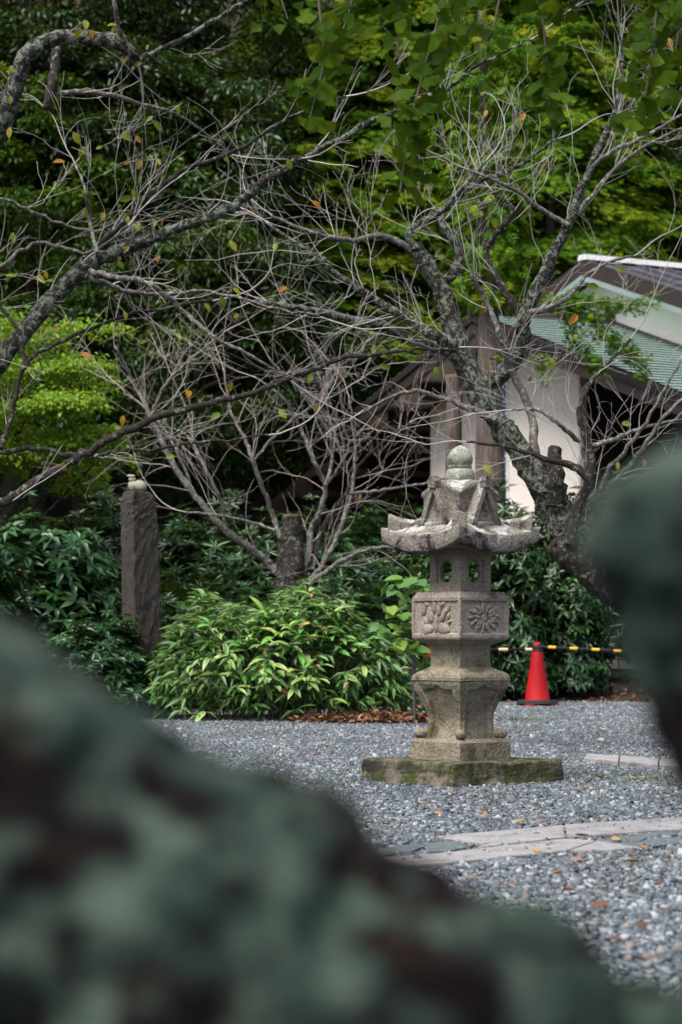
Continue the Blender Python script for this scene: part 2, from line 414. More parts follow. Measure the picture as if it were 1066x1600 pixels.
CF = np.array([[0, 2, 3, 1], [4, 5, 7, 6], [0, 1, 5, 4], [2, 6, 7, 3], [0, 4, 6, 2], [1, 3, 7, 5]])


def rot_rand(n, rng):
    qn = nrm(rng.normal(size=(n, 4))); w, x, y, z = qn.T
    return np.stack([np.stack([1 - 2 * (y * y + z * z), 2 * (x * y - z * w), 2 * (x * z + y * w)], -1),
                     np.stack([2 * (x * y + z * w), 1 - 2 * (x * x + z * z), 2 * (y * z - x * w)], -1),
                     np.stack([2 * (x * z - y * w), 2 * (y * z + x * w), 1 - 2 * (x * x + y * y)], -1)], 1)


def stone_patch(name, n, size, rng):
    v = CUBE[None] * (1 + rng.uniform(-0.45, 0.3, (n, 8, 3)))
    s = rng.gamma(5, 1 / 5, n) * 0.0060
    v = v * s[:, None, None] * np.stack([rng.uniform(0.9, 1.5, n), rng.uniform(0.7, 1.1, n), rng.uniform(0.4, 0.8, n)], -1)[:, None, :]
    rm = rot_rand(n, rng); flat = rng.random(n) < 0.55
    th = rng.uniform(0, 6.28, n); cz = np.zeros((n, 3, 3)); cz[:, 0, 0] = np.cos(th); cz[:, 0, 1] = -np.sin(th); cz[:, 1, 0] = np.sin(th); cz[:, 1, 1] = np.cos(th); cz[:, 2, 2] = 1
    rm[flat] = cz[flat]
    v = np.einsum('nij,nkj->nki', rm, v)
    pos = np.stack([rng.uniform(-size / 2, size / 2, n), rng.uniform(-size / 2, size / 2, n), rng.uniform(-0.010, 0.008, n)], -1)
    v += pos[:, None, :]
    f = (CF[None] + np.arange(n)[:, None, None] * 8).reshape(-1, 4)
    return fast_mesh(name, v.reshape(-1, 3), f, M['gravel'], rnd=np.repeat(rng.random(n), 6))


patches = bpy.data.collections.new('gravel_patches')
for k in range(4):
    patches.objects.link(bpy.data.objects.new('gravel_patch', stone_patch('gravel_patch', 6800, 1.06, RNG)))
pts = []
for yy in np.arange(4.0, 31.0, 1.0):
    hw = 0.145 * yy + 1.6
    for xx in np.arange(-hw, hw + 0.5, 1.0):
        if yy > 24 and xx < 0.5: continue
        if yy > 21 and xx < -2.6: continue
        if yy > 28.4: continue
        pts.append((xx, yy, float(terrain(np.float64(xx), np.float64(yy)))))
pm = bpy.data.meshes.new('gravel'); pm.from_pydata(pts, [], []); pm.materials.append(M['gravel'])
gravel = mobj('gravel', pm)
tag(gravel, 'loose blue grey crushed stone gravel covering the temple court', 'gravel', kind='stuff')
ng = bpy.data.node_groups.new('lay_gravel', 'GeometryNodeTree')
ng.interface.new_socket('Geometry', in_out='INPUT', socket_type='NodeSocketGeometry')
ng.interface.new_socket('Geometry', in_out='OUTPUT', socket_type='NodeSocketGeometry')
gi = ng.nodes.new('NodeGroupInput'); go = ng.nodes.new('NodeGroupOutput')
ci = ng.nodes.new('GeometryNodeCollectionInfo'); ci.inputs['Collection'].default_value = patches; ci.inputs['Separate Children'].default_value = True
ip = ng.nodes.new('GeometryNodeInstanceOnPoints'); ip.inputs['Pick Instance'].default_value = True
ri = ng.nodes.new('FunctionNodeRandomValue'); ri.data_type = 'INT'; ri.inputs[4].default_value = 0; ri.inputs[5].default_value = 3
rr = ng.nodes.new('FunctionNodeRandomValue'); rr.data_type = 'INT'; rr.inputs[4].default_value = 0; rr.inputs[5].default_value = 3; rr.inputs['Seed'].default_value = 5
mu = ng.nodes.new('ShaderNodeMath'); mu.operation = 'MULTIPLY'; mu.inputs[1].default_value = math.pi / 2
cx = ng.nodes.new('ShaderNodeCombineXYZ')
L_ = ng.links.new
L_(gi.outputs[0], ip.inputs['Points']); L_(ci.outputs[0], ip.inputs['Instance']); L_(ri.outputs[2], ip.inputs['Instance Index'])
L_(rr.outputs[2], mu.inputs[0]); L_(mu.outputs[0], cx.inputs[2]); L_(cx.outputs[0], ip.inputs['Rotation'])
L_(ip.outputs[0], go.inputs[0])
gm = gravel.modifiers.new('lay', 'NODES'); gm.node_group = ng

# ------------------------------------------------------------------ stone path
def flat_stone(name, poly, z0, z1, mat, parent, bev=0.008, amp=0.002, cuts=2):
    bm = bmesh.new()
    lo = [bm.verts.new((x, y, z0)) for x, y in poly]; hi = [bm.verts.new((x, y, z1)) for x, y in poly]
    n = len(poly)
    bm.faces.new(lo[::-1]); bm.faces.new(hi)
    for i in range(n): bm.faces.new((lo[i], lo[(i + 1) % n], hi[(i + 1) % n], hi[i]))
    bmesh.ops.recalc_face_normals(bm, faces=bm.faces)
    bmesh.ops.bevel(bm, geom=[e for e in bm.edges if all(v.co.z > z1 - 1e-4 for v in e.verts)], offset=bev, segments=2, profile=0.5, affect='EDGES')
    bmesh.ops.triangulate(bm, faces=bm.faces[:])
    if cuts: bmesh.ops.subdivide_edges(bm, edges=bm.edges[:], cuts=cuts)
    roughen(bm, amp, 25)
    return bobj(name, bm, mat, parent)


def gp(px, py, z=0.03):
    """ground point under a photograph pixel"""
    xc, yc = (px - 533) / F, (800 - py) / F
    v = np.array([xc, math.cos(PITCH) - yc * math.sin(PITCH), math.sin(PITCH) + yc * math.cos(PITCH)])
    t = (z - CAM[2]) / v[2]; p = CAM + v * t
    return (float(p[0]), float(p[1]))


path = mobj('path', fast_mesh('path', [(*gp(440, 1358), -0.004), (*gp(1150, 1326), -0.004), (*gp(1150, 1268), -0.004), (*gp(440, 1322), -0.004)], np.array([[0, 1, 2, 3]]), M['mortar']))
tag(path, 'paving of granite slabs and slate pieces crossing the gravel', 'path', kind='structure')
E = lambda lst: [gp(*p) for p in lst]
for poly in ([(682, 1301), (880, 1284), (884, 1302), (745, 1318), (760, 1313)], [(883, 1283.6), (1040, 1274), (1100, 1273), (1100, 1288), (1010, 1293), (887, 1302)],
             [(480, 1342), (600, 1333), (700, 1326), (760, 1319), (884, 1305), (930, 1308), (886, 1323), (700, 1341), (600, 1347), (480, 1355)], [(934, 1308), (1000, 1318), (960, 1321), (890, 1323)]):
    flat_stone('slab', E(poly), -0.05, 0.018, M['slab'], path, 0.006, 0.0015, 1)
for poly in ([(560, 1324), (615, 1316), (652, 1312), (664, 1316), (640, 1324), (575, 1332)], [(656, 1311), (700, 1308), (716, 1311), (690, 1318), (668, 1316)],
             [(668, 1319), (722, 1312), (738, 1316), (700, 1324), (660, 1326)], [(932, 1305), (980, 1299), (1014, 1301), (1000, 1308), (950, 1309)],
             [(1000, 1310), (1018, 1302), (1060, 1303), (1075, 1310), (1020, 1316)], [(985, 1297), (1040, 1293), (1062, 1298), (1020, 1301)],
             [(1064, 1297), (1100, 1293), (1100, 1306), (1066, 1303)], [(960, 1311), (998, 1311), (1010, 1316), (975, 1316)],
             [(1045, 1312), (1100, 1308), (1100, 1320), (1040, 1318)]):
    flat_stone('slate_piece', E(poly), -0.05, 0.017 + random.uniform(-.003, .003), M['slate'], path, 0.004, 0.002, 1)
for k, poly in enumerate(([(918, 1178), (968, 1181), (966, 1190), (912, 1185)], [(970, 1181), (1030, 1186), (1028, 1196), (968, 1190)], [(1032, 1186), (1110, 1191), (1110, 1203), (1030, 1196)])):
    flat_stone('edging_stone', E(poly), -0.05, 0.034, M['slab'], path, 0.006, 0.002, 2)

# raised concrete walk and block wall in front of the hall
bm = bmesh.new(); box(bm, (6.0, 31.9, 0.17), (9.4, 1.5, 0.34)); worn(bm, 0.02, 3, 0.006, 4)
walk = bobj('pavement', bm, M['concrete']); tag(walk, 'pale concrete walk behind the cones, raised at the end of the gravel', 'pavement', kind='structure')
bw = empty('block_wall', (4.2, 33.2, 0.25), 'low grey concrete block wall behind the right shrub, left of the blurred trunk', 'wall')
bmj = bmesh.new(); box(bmj, (-0.35, 0.02, 0.42), (3.3, 0.13, 0.84)); bobj('mortar', bmj, M['mortar'], bw)
bm = bmesh.new(); box(bm, (0, 0, 0), (0.385, 0.19, 0.185)); worn(bm, 0.008, 2, 0.003, 20)
bme = bpy.data.meshes.new('block'); bm.to_mesh(bme); bm.free(); bme.materials.append(M['block'])
for r in range(4):
    for k in range(8):
        mobj('block', bme, bw, (-2.0 + 0.4 * k + (0.2 if r % 2 else 0) + 0.2, random.uniform(-.004, .004), 0.105 + 0.2 * r))

# ------------------------------------------------------------------ temple hall
HA = R(29.4); HU = np.array([math.cos(HA), math.sin(HA), 0]); HG = np.array([math.sin(HA), -math.cos(HA), 0])
H0 = at(745, 488, 40.0); HZ = H0[2]; T_ = 0.325
M['fascia'] = plain('brown_fascia', (0.030, 0.020, 0.017), 0.55, 0.2, 5, 0.1)
M['timber'] = plain('dark_timber', (0.009, 0.006, 0.005), 0.7, 0.3, 8, 0.2)
M['plaster'] = plain('cream_plaster', (0.80, 0.72, 0.65), 0.9, 0.04, 2.5, 0.06, 0.2)
M['soffit'] = plain('cream_soffit', (0.50, 0.44, 0.40), 0.9, 0.06, 3, 0.0, 0.2)
M['copper'] = plain('verdigris_copper', (0.30, 0.445, 0.38), 0.6, 0.2, 1.6, 0.15, 0.35)
M['lip_shade'] = plain('shaded_copper_lip', (0.035, 0.034, 0.028), 0.6, 0.2, 6, 0.0)  # lip faces coloured dark brown to paint a shadow line under each course
M['seam_roof'] = plain('dark_seam_metal', (0.055, 0.050, 0.060), 0.32, 0.15, 2, 0.05, 0.5)
M['gutter'] = plain('grey_gutter', (0.22, 0.27, 0.26), 0.5, 0.1, 3, 0.0)
M['white_cap'] = plain('pale_ridge_cap', (0.60, 0.58, 0.58), 0.5, 0.08, 3, 0.0)
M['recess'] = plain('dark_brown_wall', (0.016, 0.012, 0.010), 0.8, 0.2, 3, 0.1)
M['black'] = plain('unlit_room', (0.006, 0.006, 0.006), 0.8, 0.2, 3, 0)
m, nt, b, o = newmat('window_glass'); b.inputs['Base Color'].default_value = (0.16, 0.21, 0.27, 1); b.inputs['Roughness'].default_value = 0.08; b.inputs['Specular IOR Level'].default_value = 0.8
M['glass'] = m
M['white_frame'] = plain('white_frame', (0.72, 0.73, 0.74), 0.5, 0.05, 5, 0)
hall = empty('temple_hall', (H0[0], H0[1], 0), 'cream plastered temple hall with green copper gable roof behind the bare trees', 'building')
HM = Matrix(((HU[0], HG[0], 0, 0), (HU[1], HG[1], 0, 0), (0, 0, 1, 0), (0, 0, 0, 1)))   # local (w, l, z) -> hall empty's frame


def hpart(name, bm, mat, parent=None):
    bmesh.ops.transform(bm, matrix=HM, verts=bm.verts)
    return bobj(name, bm, mat, parent or hall)


def hquadprism(bm, pts, dw):
    """polygon in the (l, z) plane extruded along w"""
    (w0, w1) = dw
    a = [bm.verts.new((w0, l, z)) for l, z in pts]; b2 = [bm.verts.new((w1, l, z)) for l, z in pts]; n = len(pts)
    bm.faces.new(a); bm.faces.new(b2[::-1])
    for i in range(n): bm.faces.new((a[i], b2[i], b2[(i + 1) % n], a[(i + 1) % n]))


WL = 13.0
zr = lambda l: HZ - T_ * abs(l)
# roofs: soffit board, courses of copper
for nm, l0, l1 in (('front', 0.0, 7.6), ('back', -8.4, 0.0)):
    bm = bmesh.new(); hquadprism(bm, [(l0, zr(l0) - 0.20), (l1, zr(l1) - 0.20), (l1, zr(l1) - 0.15), (l0, zr(l0) - 0.15)], (0.06, WL))
    hpart('soffit', bm, M['soffit'])
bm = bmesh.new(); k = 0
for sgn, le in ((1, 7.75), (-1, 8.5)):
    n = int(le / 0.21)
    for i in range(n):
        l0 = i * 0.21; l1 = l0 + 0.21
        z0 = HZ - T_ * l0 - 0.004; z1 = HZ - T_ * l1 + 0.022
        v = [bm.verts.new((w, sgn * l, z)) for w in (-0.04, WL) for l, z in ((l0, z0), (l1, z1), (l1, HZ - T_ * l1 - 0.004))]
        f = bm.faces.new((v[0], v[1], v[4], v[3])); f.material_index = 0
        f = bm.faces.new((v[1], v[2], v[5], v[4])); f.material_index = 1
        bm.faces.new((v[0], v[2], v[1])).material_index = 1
hpart('roof', bm, [M['copper'], M['lip_shade']])
roof_main = bpy.data.objects['roof']
bm = bmesh.new(); hquadprism(bm, [(-0.16, HZ - 0.04), (0.16, HZ - 0.04), (0.10, HZ + 0.13), (-0.10, HZ + 0.13)], (-0.08, WL)); hpart('ridge_cap', bm, M['fascia'], None)
for sgn, le in ((1, 7.75), (-1, 8.5)):
    bm = bmesh.new(); hquadprism(bm, [(0, HZ - 0.03), (sgn * le, HZ - T_ * le - 0.03), (sgn * le, HZ - T_ * le - 0.36), (0, HZ - 0.36)], (-0.06, 0.055)); hpart('bargeboard', bm, M['fascia'])
    bm = bmesh.new(); hquadprism(bm, [(0, HZ - 0.05), (sgn * le, HZ - T_ * le - 0.05), (sgn * le, HZ - T_ * le - 0.16), (0, HZ - 0.16)], (-0.10, -0.062)); hpart('verge_trim', bm, M['timber'])
for l in (-7.6, -6.5, -5.4, -4.4, -3.4, -2.3, -1.1, 1.6, 3.2, 4.8, 6.4):
    bm = bmesh.new(); hquadprism(bm, [(l - 0.11, zr(l) - 0.50), (l + 0.11, zr(l) - 0.50), (l + 0.11, zr(l) - 0.24), (l - 0.11, zr(l) - 0.24)], (0.35 if l > -6 else 0.5, 9.0)); hpart('purlin', bm, M['timber'])
# walls
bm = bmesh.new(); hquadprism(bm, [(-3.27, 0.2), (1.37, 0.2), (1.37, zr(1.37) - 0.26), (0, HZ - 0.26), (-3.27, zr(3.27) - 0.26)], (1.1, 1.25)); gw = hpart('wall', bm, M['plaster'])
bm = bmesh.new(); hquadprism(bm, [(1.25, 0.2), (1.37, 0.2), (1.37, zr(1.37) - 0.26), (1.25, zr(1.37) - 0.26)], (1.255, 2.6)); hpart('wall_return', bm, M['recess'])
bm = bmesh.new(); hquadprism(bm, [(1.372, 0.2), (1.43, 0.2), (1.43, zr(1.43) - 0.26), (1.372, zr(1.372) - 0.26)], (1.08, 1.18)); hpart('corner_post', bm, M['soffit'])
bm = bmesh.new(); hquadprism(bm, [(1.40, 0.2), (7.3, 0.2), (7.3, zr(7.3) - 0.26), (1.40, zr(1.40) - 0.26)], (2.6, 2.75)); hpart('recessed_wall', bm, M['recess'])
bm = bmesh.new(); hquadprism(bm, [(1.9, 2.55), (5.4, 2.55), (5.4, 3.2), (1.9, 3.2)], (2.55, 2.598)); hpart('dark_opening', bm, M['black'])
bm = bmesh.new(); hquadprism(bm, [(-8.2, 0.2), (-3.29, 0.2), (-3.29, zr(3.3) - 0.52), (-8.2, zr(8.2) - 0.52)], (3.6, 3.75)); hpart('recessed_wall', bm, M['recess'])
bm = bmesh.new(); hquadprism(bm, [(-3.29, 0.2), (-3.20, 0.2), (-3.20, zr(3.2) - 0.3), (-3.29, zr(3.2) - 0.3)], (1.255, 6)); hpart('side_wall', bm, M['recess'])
# narrow window, one column of panes
bm = bmesh.new(); hquadprism(bm, [(-1.08, 2.9), (-0.70, 2.9), (-0.70, 5.1), (-1.08, 5.1)], (1.07, 1.098)); wf = hpart('window', bm, M['white_frame'])
for k in range(7):
    z0 = 2.94 + k * 0.308
    bm = bmesh.new(); hquadprism(bm, [(-1.03, z0), (-0.75, z0), (-0.75, z0 + 0.27), (-1.03, z0 + 0.27)], (1.055, 1.067)); hpart('pane', bm, M['glass'], wf)
# raised upper roof
UZ = at(948, 430, 41.4)[2] + 0.10; zu = lambda l: UZ - T_ * abs(l + 0.18)
bm = bmesh.new(); hquadprism(bm, [(-4.5, HZ - T_ * 4.5 - 0.2), (6.4, HZ - T_ * 6.4 - 0.2), (6.4, zu(6.4) - 0.05), (-0.18, UZ - 0.05), (-4.5, zu(-4.5) - 0.05)], (2.75, 2.9)); hpart('upper_wall', bm, M['plaster'])
bm = bmesh.new()
for sgn in (1, -1): hquadprism(bm, [(-0.18, UZ), (-0.18 + sgn * 7, UZ - T_ * 7), (-0.18 + sgn * 7, UZ - T_ * 7 + 0.13), (-0.18, UZ + 0.13)], (2.35, WL - 0.5))
ur = hpart('upper_roof', bm, M['seam_roof'])
for k in range(9):
    w = 2.75 + 0.55 * k
    for sgn in (1, -1):
        bm = bmesh.new(); hquadprism(bm, [(-0.18, UZ + 0.133), (-0.18 + sgn * 7, UZ - T_ * 7 + 0.133), (-0.18 + sgn * 7, UZ - T_ * 7 + 0.18), (-0.18, UZ + 0.18)], (w, w + 0.035)); hpart('seam', bm, M['seam_roof'], ur)
for sgn in (1, -1):
    bm = bmesh.new(); hquadprism(bm, [(-0.18, UZ + 0.16), (-0.18 + sgn * 7.05, UZ - T_ * 7.05 + 0.16), (-0.18 + sgn * 7.05, UZ - T_ * 7.05 - 0.12), (-0.18, UZ - 0.12)], (2.27, 2.345)); hpart('upper_bargeboard', bm, M['fascia'], ur)
    bm = bmesh.new(); hquadprism(bm, [(-0.18, UZ - 0.125), (-0.18 + sgn * 7.05, UZ - T_ * 7.05 - 0.125), (-0.18 + sgn * 7.05, UZ - T_ * 7.05 - 0.21), (-0.18, UZ - 0.21)], (2.24, 2.40)); hpart('verge_gutter', bm, M['gutter'], ur)
bm = bmesh.new(); hquadprism(bm, [(-0.30, UZ + 0.14), (-0.06, UZ + 0.14), (-0.09, UZ + 0.235), (-0.27, UZ + 0.235)], (2.25, WL - 0.4)); hpart('ridge_cap', bm, M['white_cap'], ur)
bm = bmesh.new(); hquadprism(bm, [(-0.18, HZ + 0.05), (6.4, HZ - T_ * 6.58 + 0.05), (6.4, HZ - T_ * 6.58 + 0.11), (-0.18, HZ + 0.11)], (2.70, 2.748)); hpart('flashing', bm, M['seam_roof'])

# ------------------------------------------------------------------ stone lantern
LX, LY = (719.5 - 533) / F * 13.26, 13.26
lan = empty('stone_lantern', (LX, LY, 0), 'tall square granite lantern with gabled roof standing on a mossy slab', 'stone lantern', rz=R(-3.5))


def sq_levels(levels, bm=None, cap=True):
    bm = bm or bmesh.new(); prev = None; first = None
    for z, r in levels:
        ring = [bm.verts.new((r * math.sin(a), -r * math.cos(a), z)) for a in (0, math.pi / 2, math.pi, 3 * math.pi / 2)]
        if prev:
            for i in range(4): bm.faces.new((prev[i], prev[(i + 1) % 4], ring[(i + 1) % 4], ring[i]))
        else: first = ring
        prev = ring
    if cap: bm.faces.new(first[::-1]); bm.faces.new(prev)
    return bm


# foundation slab, worn and mossy
bm = bmesh.new()
cr = [(-0.035, -0.585), (0.575, -0.03), (0.03, 0.56), (-0.565, 0.05)]
hi = [(-0.03, -0.56), (0.555, -0.01), (0.02, 0.54), (-0.55, 0.03)]
a = [bm.verts.new((x, y, -0.06)) for x, y in cr]; b2 = [bm.verts.new((x, y, 0.128)) for x, y in hi]
bm.faces.new(a[::-1]); bm.faces.new(b2)
for i in range(4): bm.faces.new((a[i], a[(i + 1) % 4], b2[(i + 1) % 4], b2[i]))
worn(bm, 0.014, 0, 0, 1, 2, False)
for _ in range(3): bmesh.ops.subdivide_edges(bm, edges=[e for e in bm.edges if e.calc_length() > 0.03], cuts=1, use_grid_fill=True)
roughen(bm, 0.010, 9); roughen(bm, 0.005, 30)
for v in bm.verts:                                   # chipped lower edge on the left front side
    if v.co.x < 0.05 and v.co.y < 0 and v.co.z < 0.06:
        s_ = (0.06 - v.co.z) * 0.9; v.co.x -= s_ * 0.4 * (0.6 + mn.noise(v.co * 12)); v.co.y -= s_ * 0.5 * (0.6 + mn.noise(v.co * 9))
bobj('foundation_slab', bm, M['mossy'], lan)
# plinth
bm = sq_levels([(0.118, 0.276), (0.222, 0.270), (0.240, 0.245)]); worn(bm, 0.008, 5, 0.0035, 18); bobj('plinth', bm, M['granite_low'], lan)
# flared pedestal with recessed cusped panels
prof = [(0.238, 0.205), (0.255, 0.196), (0.30, 0.180), (0.34, 0.177), (0.38, 0.184), (0.42, 0.201), (0.46, 0.226), (0.50, 0.250), (0.535, 0.265), (0.550, 0.268)]
pz = [p[0] for p in prof]; pr = [p[1] for p in prof]
NU, NV = 61, 64; V = []; Q = []
for fa in range(4):
    ang = math.pi / 4 + fa * math.pi / 2
    nx_, ny_ = math.sin(ang), -math.cos(ang); tx, ty = math.cos(ang), math.sin(ang)
    base = len(V)
    for j in range(NV + 1):
        z = 0.238 + (0.550 - 0.238) * j / NV
        hs = float(np.interp(z, pz, pr)) / math.sqrt(2)
        for i in range(NU + 1):
            u = -1 + 2 * i / NU
            uu = abs(u)
            top = 0.527 - 0.020 * (uu / 0.66) ** 2 - 0.012 * abs(math.sin(uu / 0.66 * math.pi)) + (0.006 if uu < .06 else 0)
            edge = 0.66 + 0.10 * (0.53 - z) / 0.3
            ins = 0.016 * float(sstep(0, 0.05, np.float64(edge - uu))) * float(sstep(0, 0.008, np.float64(top - z)))
            lift = 0.004 * math.exp(-((edge - uu + 0.06) / 0.05) ** 2) if z < top else 0
            dd = hs - ins + lift
            p = Vector((nx_ * dd + tx * hs * u, ny_ * dd + ty * hs * u, z))
            p += mn.noise_vector(p * 25) * 0.0022
            V.append(p[:])
    for j in range(NV):
        for i in range(NU):
            k = base + j * (NU + 1) + i; Q.append((k, k + 1, k + NU + 2, k + NU + 1))
mobj('pedestal', fast_mesh('pedestal', V, np.array(Q), M['granite_low']), lan)
bm = sq_levels([(0.545, 0.255), (0.553, 0.268), (0.556, 0.271), (0.572, 0.270), (0.588, 0.259), (0.602, 0.234), (0.613, 0.203), (0.624, 0.176)])
worn(bm, 0.0, 6, 0.003, 18); bobj('shoulder', bm, M['granite_low'], lan)
bme = bmesh.new(); bmesh.ops.create_icosphere(bme, subdivisions=3, radius=1)
for v in bme.verts: v.co = Vector((v.co.x * 0.029, v.co.y * 0.042, v.co.z * 0.029)); v.co += mn.noise_vector(v.co * 40) * 0.003
ball = bpy.data.meshes.new('scroll_foot'); bme.to_mesh(ball); bme.free(); ball.materials.append(M['granite_low'])
for k in range(4):
    a_ = k * math.pi / 2; o = mobj('scroll_foot', ball, lan, (0.213 * math.sin(a_), -0.213 * math.cos(a_), 0.266)); o.rotation_euler = (0, 0, a_)
bm = sq_levels([(0.618, 0.176), (0.632, 0.166), (0.66, 0.162), (0.72, 0.161), (0.745, 0.166), (0.758, 0.18)]); worn(bm, 0.006, 4, 0.003, 20); bobj('neck', bm, M['granite_low'], lan)
# platform block with sunk carved panels
bm = sq_levels([(0.745, 0.17), (0.778, 0.262), (0.790, 0.268), (1.005, 0.268), (1.024, 0.250), (1.036, 0.240)])
side = [f for f in bm.faces if abs(f.normal.z) < 0.1 and f.calc_area() > 0.05]
bm.normal_update(); side = [f for f in bm.faces if abs(f.normal.z) < 0.1 and f.calc_area() > 0.05]
rr_ = bmesh.ops.inset_individual(bm, faces=side, thickness=0.026, depth=0)
for f in side:
    c0 = f.calc_center_median()
    bmesh.ops.translate(bm, vec=Vector((-c0.x, -c0.y, 0)).normalized() * 0.0, verts=f.verts)
rr2 = bmesh.ops.inset_individual(bm, faces=side, thickness=0.004, depth=-0.010)
worn(bm, 0.004, 3, 0.003, 18)
plat = bobj('platform', bm, M['granite'], lan)
FD = 0.268 / math.sqrt(2) - 0.010


def relief(face, shapes):
    """raised carving on one sunk panel; shapes: (u, v, length, width, angle in degrees, height)"""
    ang = -math.pi / 4 + face * math.pi / 2
    n = Vector((math.sin(ang), -math.cos(ang), 0)); t = Vector((math.cos(ang), math.sin(ang), 0)); z = Vector((0, 0, 1))
    bm = bmesh.new()
    for u, v, ln, wd, an, h in shapes:
        r = bmesh.ops.create_uvsphere(bm, u_segments=12, v_segments=7, radius=1)
        ca, sa = math.cos(R(an)), math.sin(R(an))
        for w in r['verts']:
            x, y, d = w.co.x * ln, w.co.y * wd * (1 - 0.35 * w.co.x), w.co.z * h
            x, y = x * ca - y * sa, x * sa + y * ca
            w.co = n * (FD + d) + t * (u + x) + z * (0.893 + v + y)
            w.co += mn.noise_vector(w.co * 60) * 0.002
    return bobj('relief', bm, M['granite'], plat, True)


r1 = [(-.068, -.062, .046, .034, 8, .016), (.058, -.058, .048, .034, -8, .016), (-.002, -.03, .06, .014, 90, .014), (-.10, .045, .034, .018, 80, .014), (-.05, .02, .05, .022, 105, .013),
      (-.018, .06, .04, .012, 92, .012), (.022, .055, .045, .015, 88, .013), (.055, .015, .05, .018, 60, .014), (.09, .05, .03, .015, 55, .014), (.095, .012, .022, .013, 80, .012),
      (-.085, -.012, .03, .016, 130, .012), (.05, .075, .022, .014, 30, .012), (-.075, .075, .02, .013, 150, .012), (.102, -.02, .016, .012, 20, .012)]
r2 = [(0.0, 0.0, .030, .030, 0, .014)]
for k in range(15):
    an = k * 24 + random.uniform(-6, 6); ra = random.uniform(.048, .064)
    r2.append((ra * 1.15 * math.cos(R(an)), ra * .82 * math.sin(R(an)), random.uniform(.026, .036), random.uniform(.011, .015), an, .014))
for k in range(13):
    an = k * 27.7 + 12; r2.append((.10 * math.cos(R(an)), .068 * math.sin(R(an)), random.uniform(.018, .028), .011, an + random.uniform(-18, 18), .012))
relief(0, r1); relief(1, r2); relief(2, r1); relief(3, r2)
# firebox, hollow with window openings
def boolean(o, cutters):
    for c in cutters:
        md = o.modifiers.new('cut', 'BOOLEAN'); md.object = c; md.operation = 'DIFFERENCE'; md.solver = 'EXACT'
    bpy.context.view_layer.update()
    dg = bpy.context.evaluated_depsgraph_get(); me = bpy.data.meshes.new_from_object(o.evaluated_get(dg))
    o.modifiers.clear(); old = o.data; o.data = me
    for c in cutters: bpy.data.objects.remove(c)


fb_h = 0.169 / math.sqrt(2)
bm = bmesh.new(); box(bm, (0, 0, 1.155), (2 * fb_h, 2 * fb_h, 0.245)); worn(bm, 0.006, 0, 0, 1, 2)
fire = bobj('firebox', bm, M['granite'])
cut = []
bm = bmesh.new(); box(bm, (0, 0, 1.155), (2 * fb_h - 0.06, 2 * fb_h - 0.06, 0.19)); cut.append(bobj('c', bm, M['granite']))
for ax in (0, 1):
    rot = Matrix.Rotation(ax * math.pi / 2, 4, 'Z')
    for sg in (-1, 1):
        bm = bmesh.new(); box(bm, (0, sg * fb_h, 1.148), (0.128, 0.018, 0.128)); bmesh.ops.transform(bm, matrix=rot, verts=bm.verts); cut.append(bobj('c', bm, M['granite']))
    bm = bmesh.new(); pts_ = [(-.045, -.028), (-.022, -.058), (.022, -.058), (.045, -.028), (.045, .028), (.022, .058), (-.022, .058), (-.045, .028)]
    a = [bm.verts.new((x, -0.3, 1.148 + z)) for x, z in pts_]; b2 = [bm.verts.new((x, 0.3, 1.148 + z)) for x, z in pts_]
    bm.faces.new(a); bm.faces.new(b2[::-1])
    for i in range(8): bm.faces.new((a[i], b2[i], b2[(i + 1) % 8], a[(i + 1) % 8]))
    bmesh.ops.transform(bm, matrix=rot, verts=bm.verts); cut.append(bobj('c', bm, M['granite']))
boolean(fire, cut)
fire.parent = lan; fire.rotation_euler = (0, 0, math.pi / 4)
# roof: curved eaves, upturned corners
NU, NV = 36, 20; V = []; Q = []
RE = 0.428 / math.sqrt(2)
for fa in range(4):
    ang = math.pi / 4 + fa * math.pi / 2
    nx_, ny_ = math.sin(ang), -math.cos(ang); tx, ty = math.cos(ang), math.sin(ang)
    def put(hs, u, z):
        p = Vector((nx_ * hs + tx * hs * u, ny_ * hs + ty * hs * u, z)); p += mn.noise_vector(p * 22) * 0.003 + mn.noise_vector(p * 60) * 0.0015; V.append(p[:])
    base = len(V); rows = []
    up = lambda u: abs(u) ** 2.3
    def row(fn):
        rows.append(len(V))
        for i in range(NU + 1): fn(-1 + 2 * i / NU)
    row(lambda u: put(0.110, u, 1.268))
    row(lambda u: put(0.20, u, 1.266 + 0.018 * up(u)))
    row(lambda u: put(RE * 0.93, u, 1.250 + 0.050 * up(u)))
    row(lambda u: put(RE * (0.985 + 0.015 * up(u)), u, 1.248 + 0.068 * up(u)))
    row(lambda u: put(RE * (0.995 + 0.02 * up(u)), u, 1.257 + 0.072 * up(u)))
    row(lambda u: put(RE * (0.995 + 0.02 * up(u)), u, 1.335 + 0.050 * up(u)))
    row(lambda u: put(RE * (0.98 + 0.02 * up(u)), u, 1.345 + 0.048 * up(u)))
    for j in range(1, NV + 1):
        t = j / NV; hs = RE * 0.98 * (1 - t) + 0.10 * t
        row(lambda u: put(hs * (1 + 0.02 * up(u) * (1 - t)), u, 1.345 + 0.048 * up(u) * (1 - t) ** 1.5 + 0.16 * t ** 1.6))
    for j in range(len(rows) - 1):
        for i in range(NU): k = rows[j] + i; k2 = rows[j + 1] + i; Q.append((k, k + 1, k2 + 1, k2))
roof = mobj('roof', fast_mesh('lantern_roof', V, np.array(Q), M['granite_roof'], smooth=True), lan)
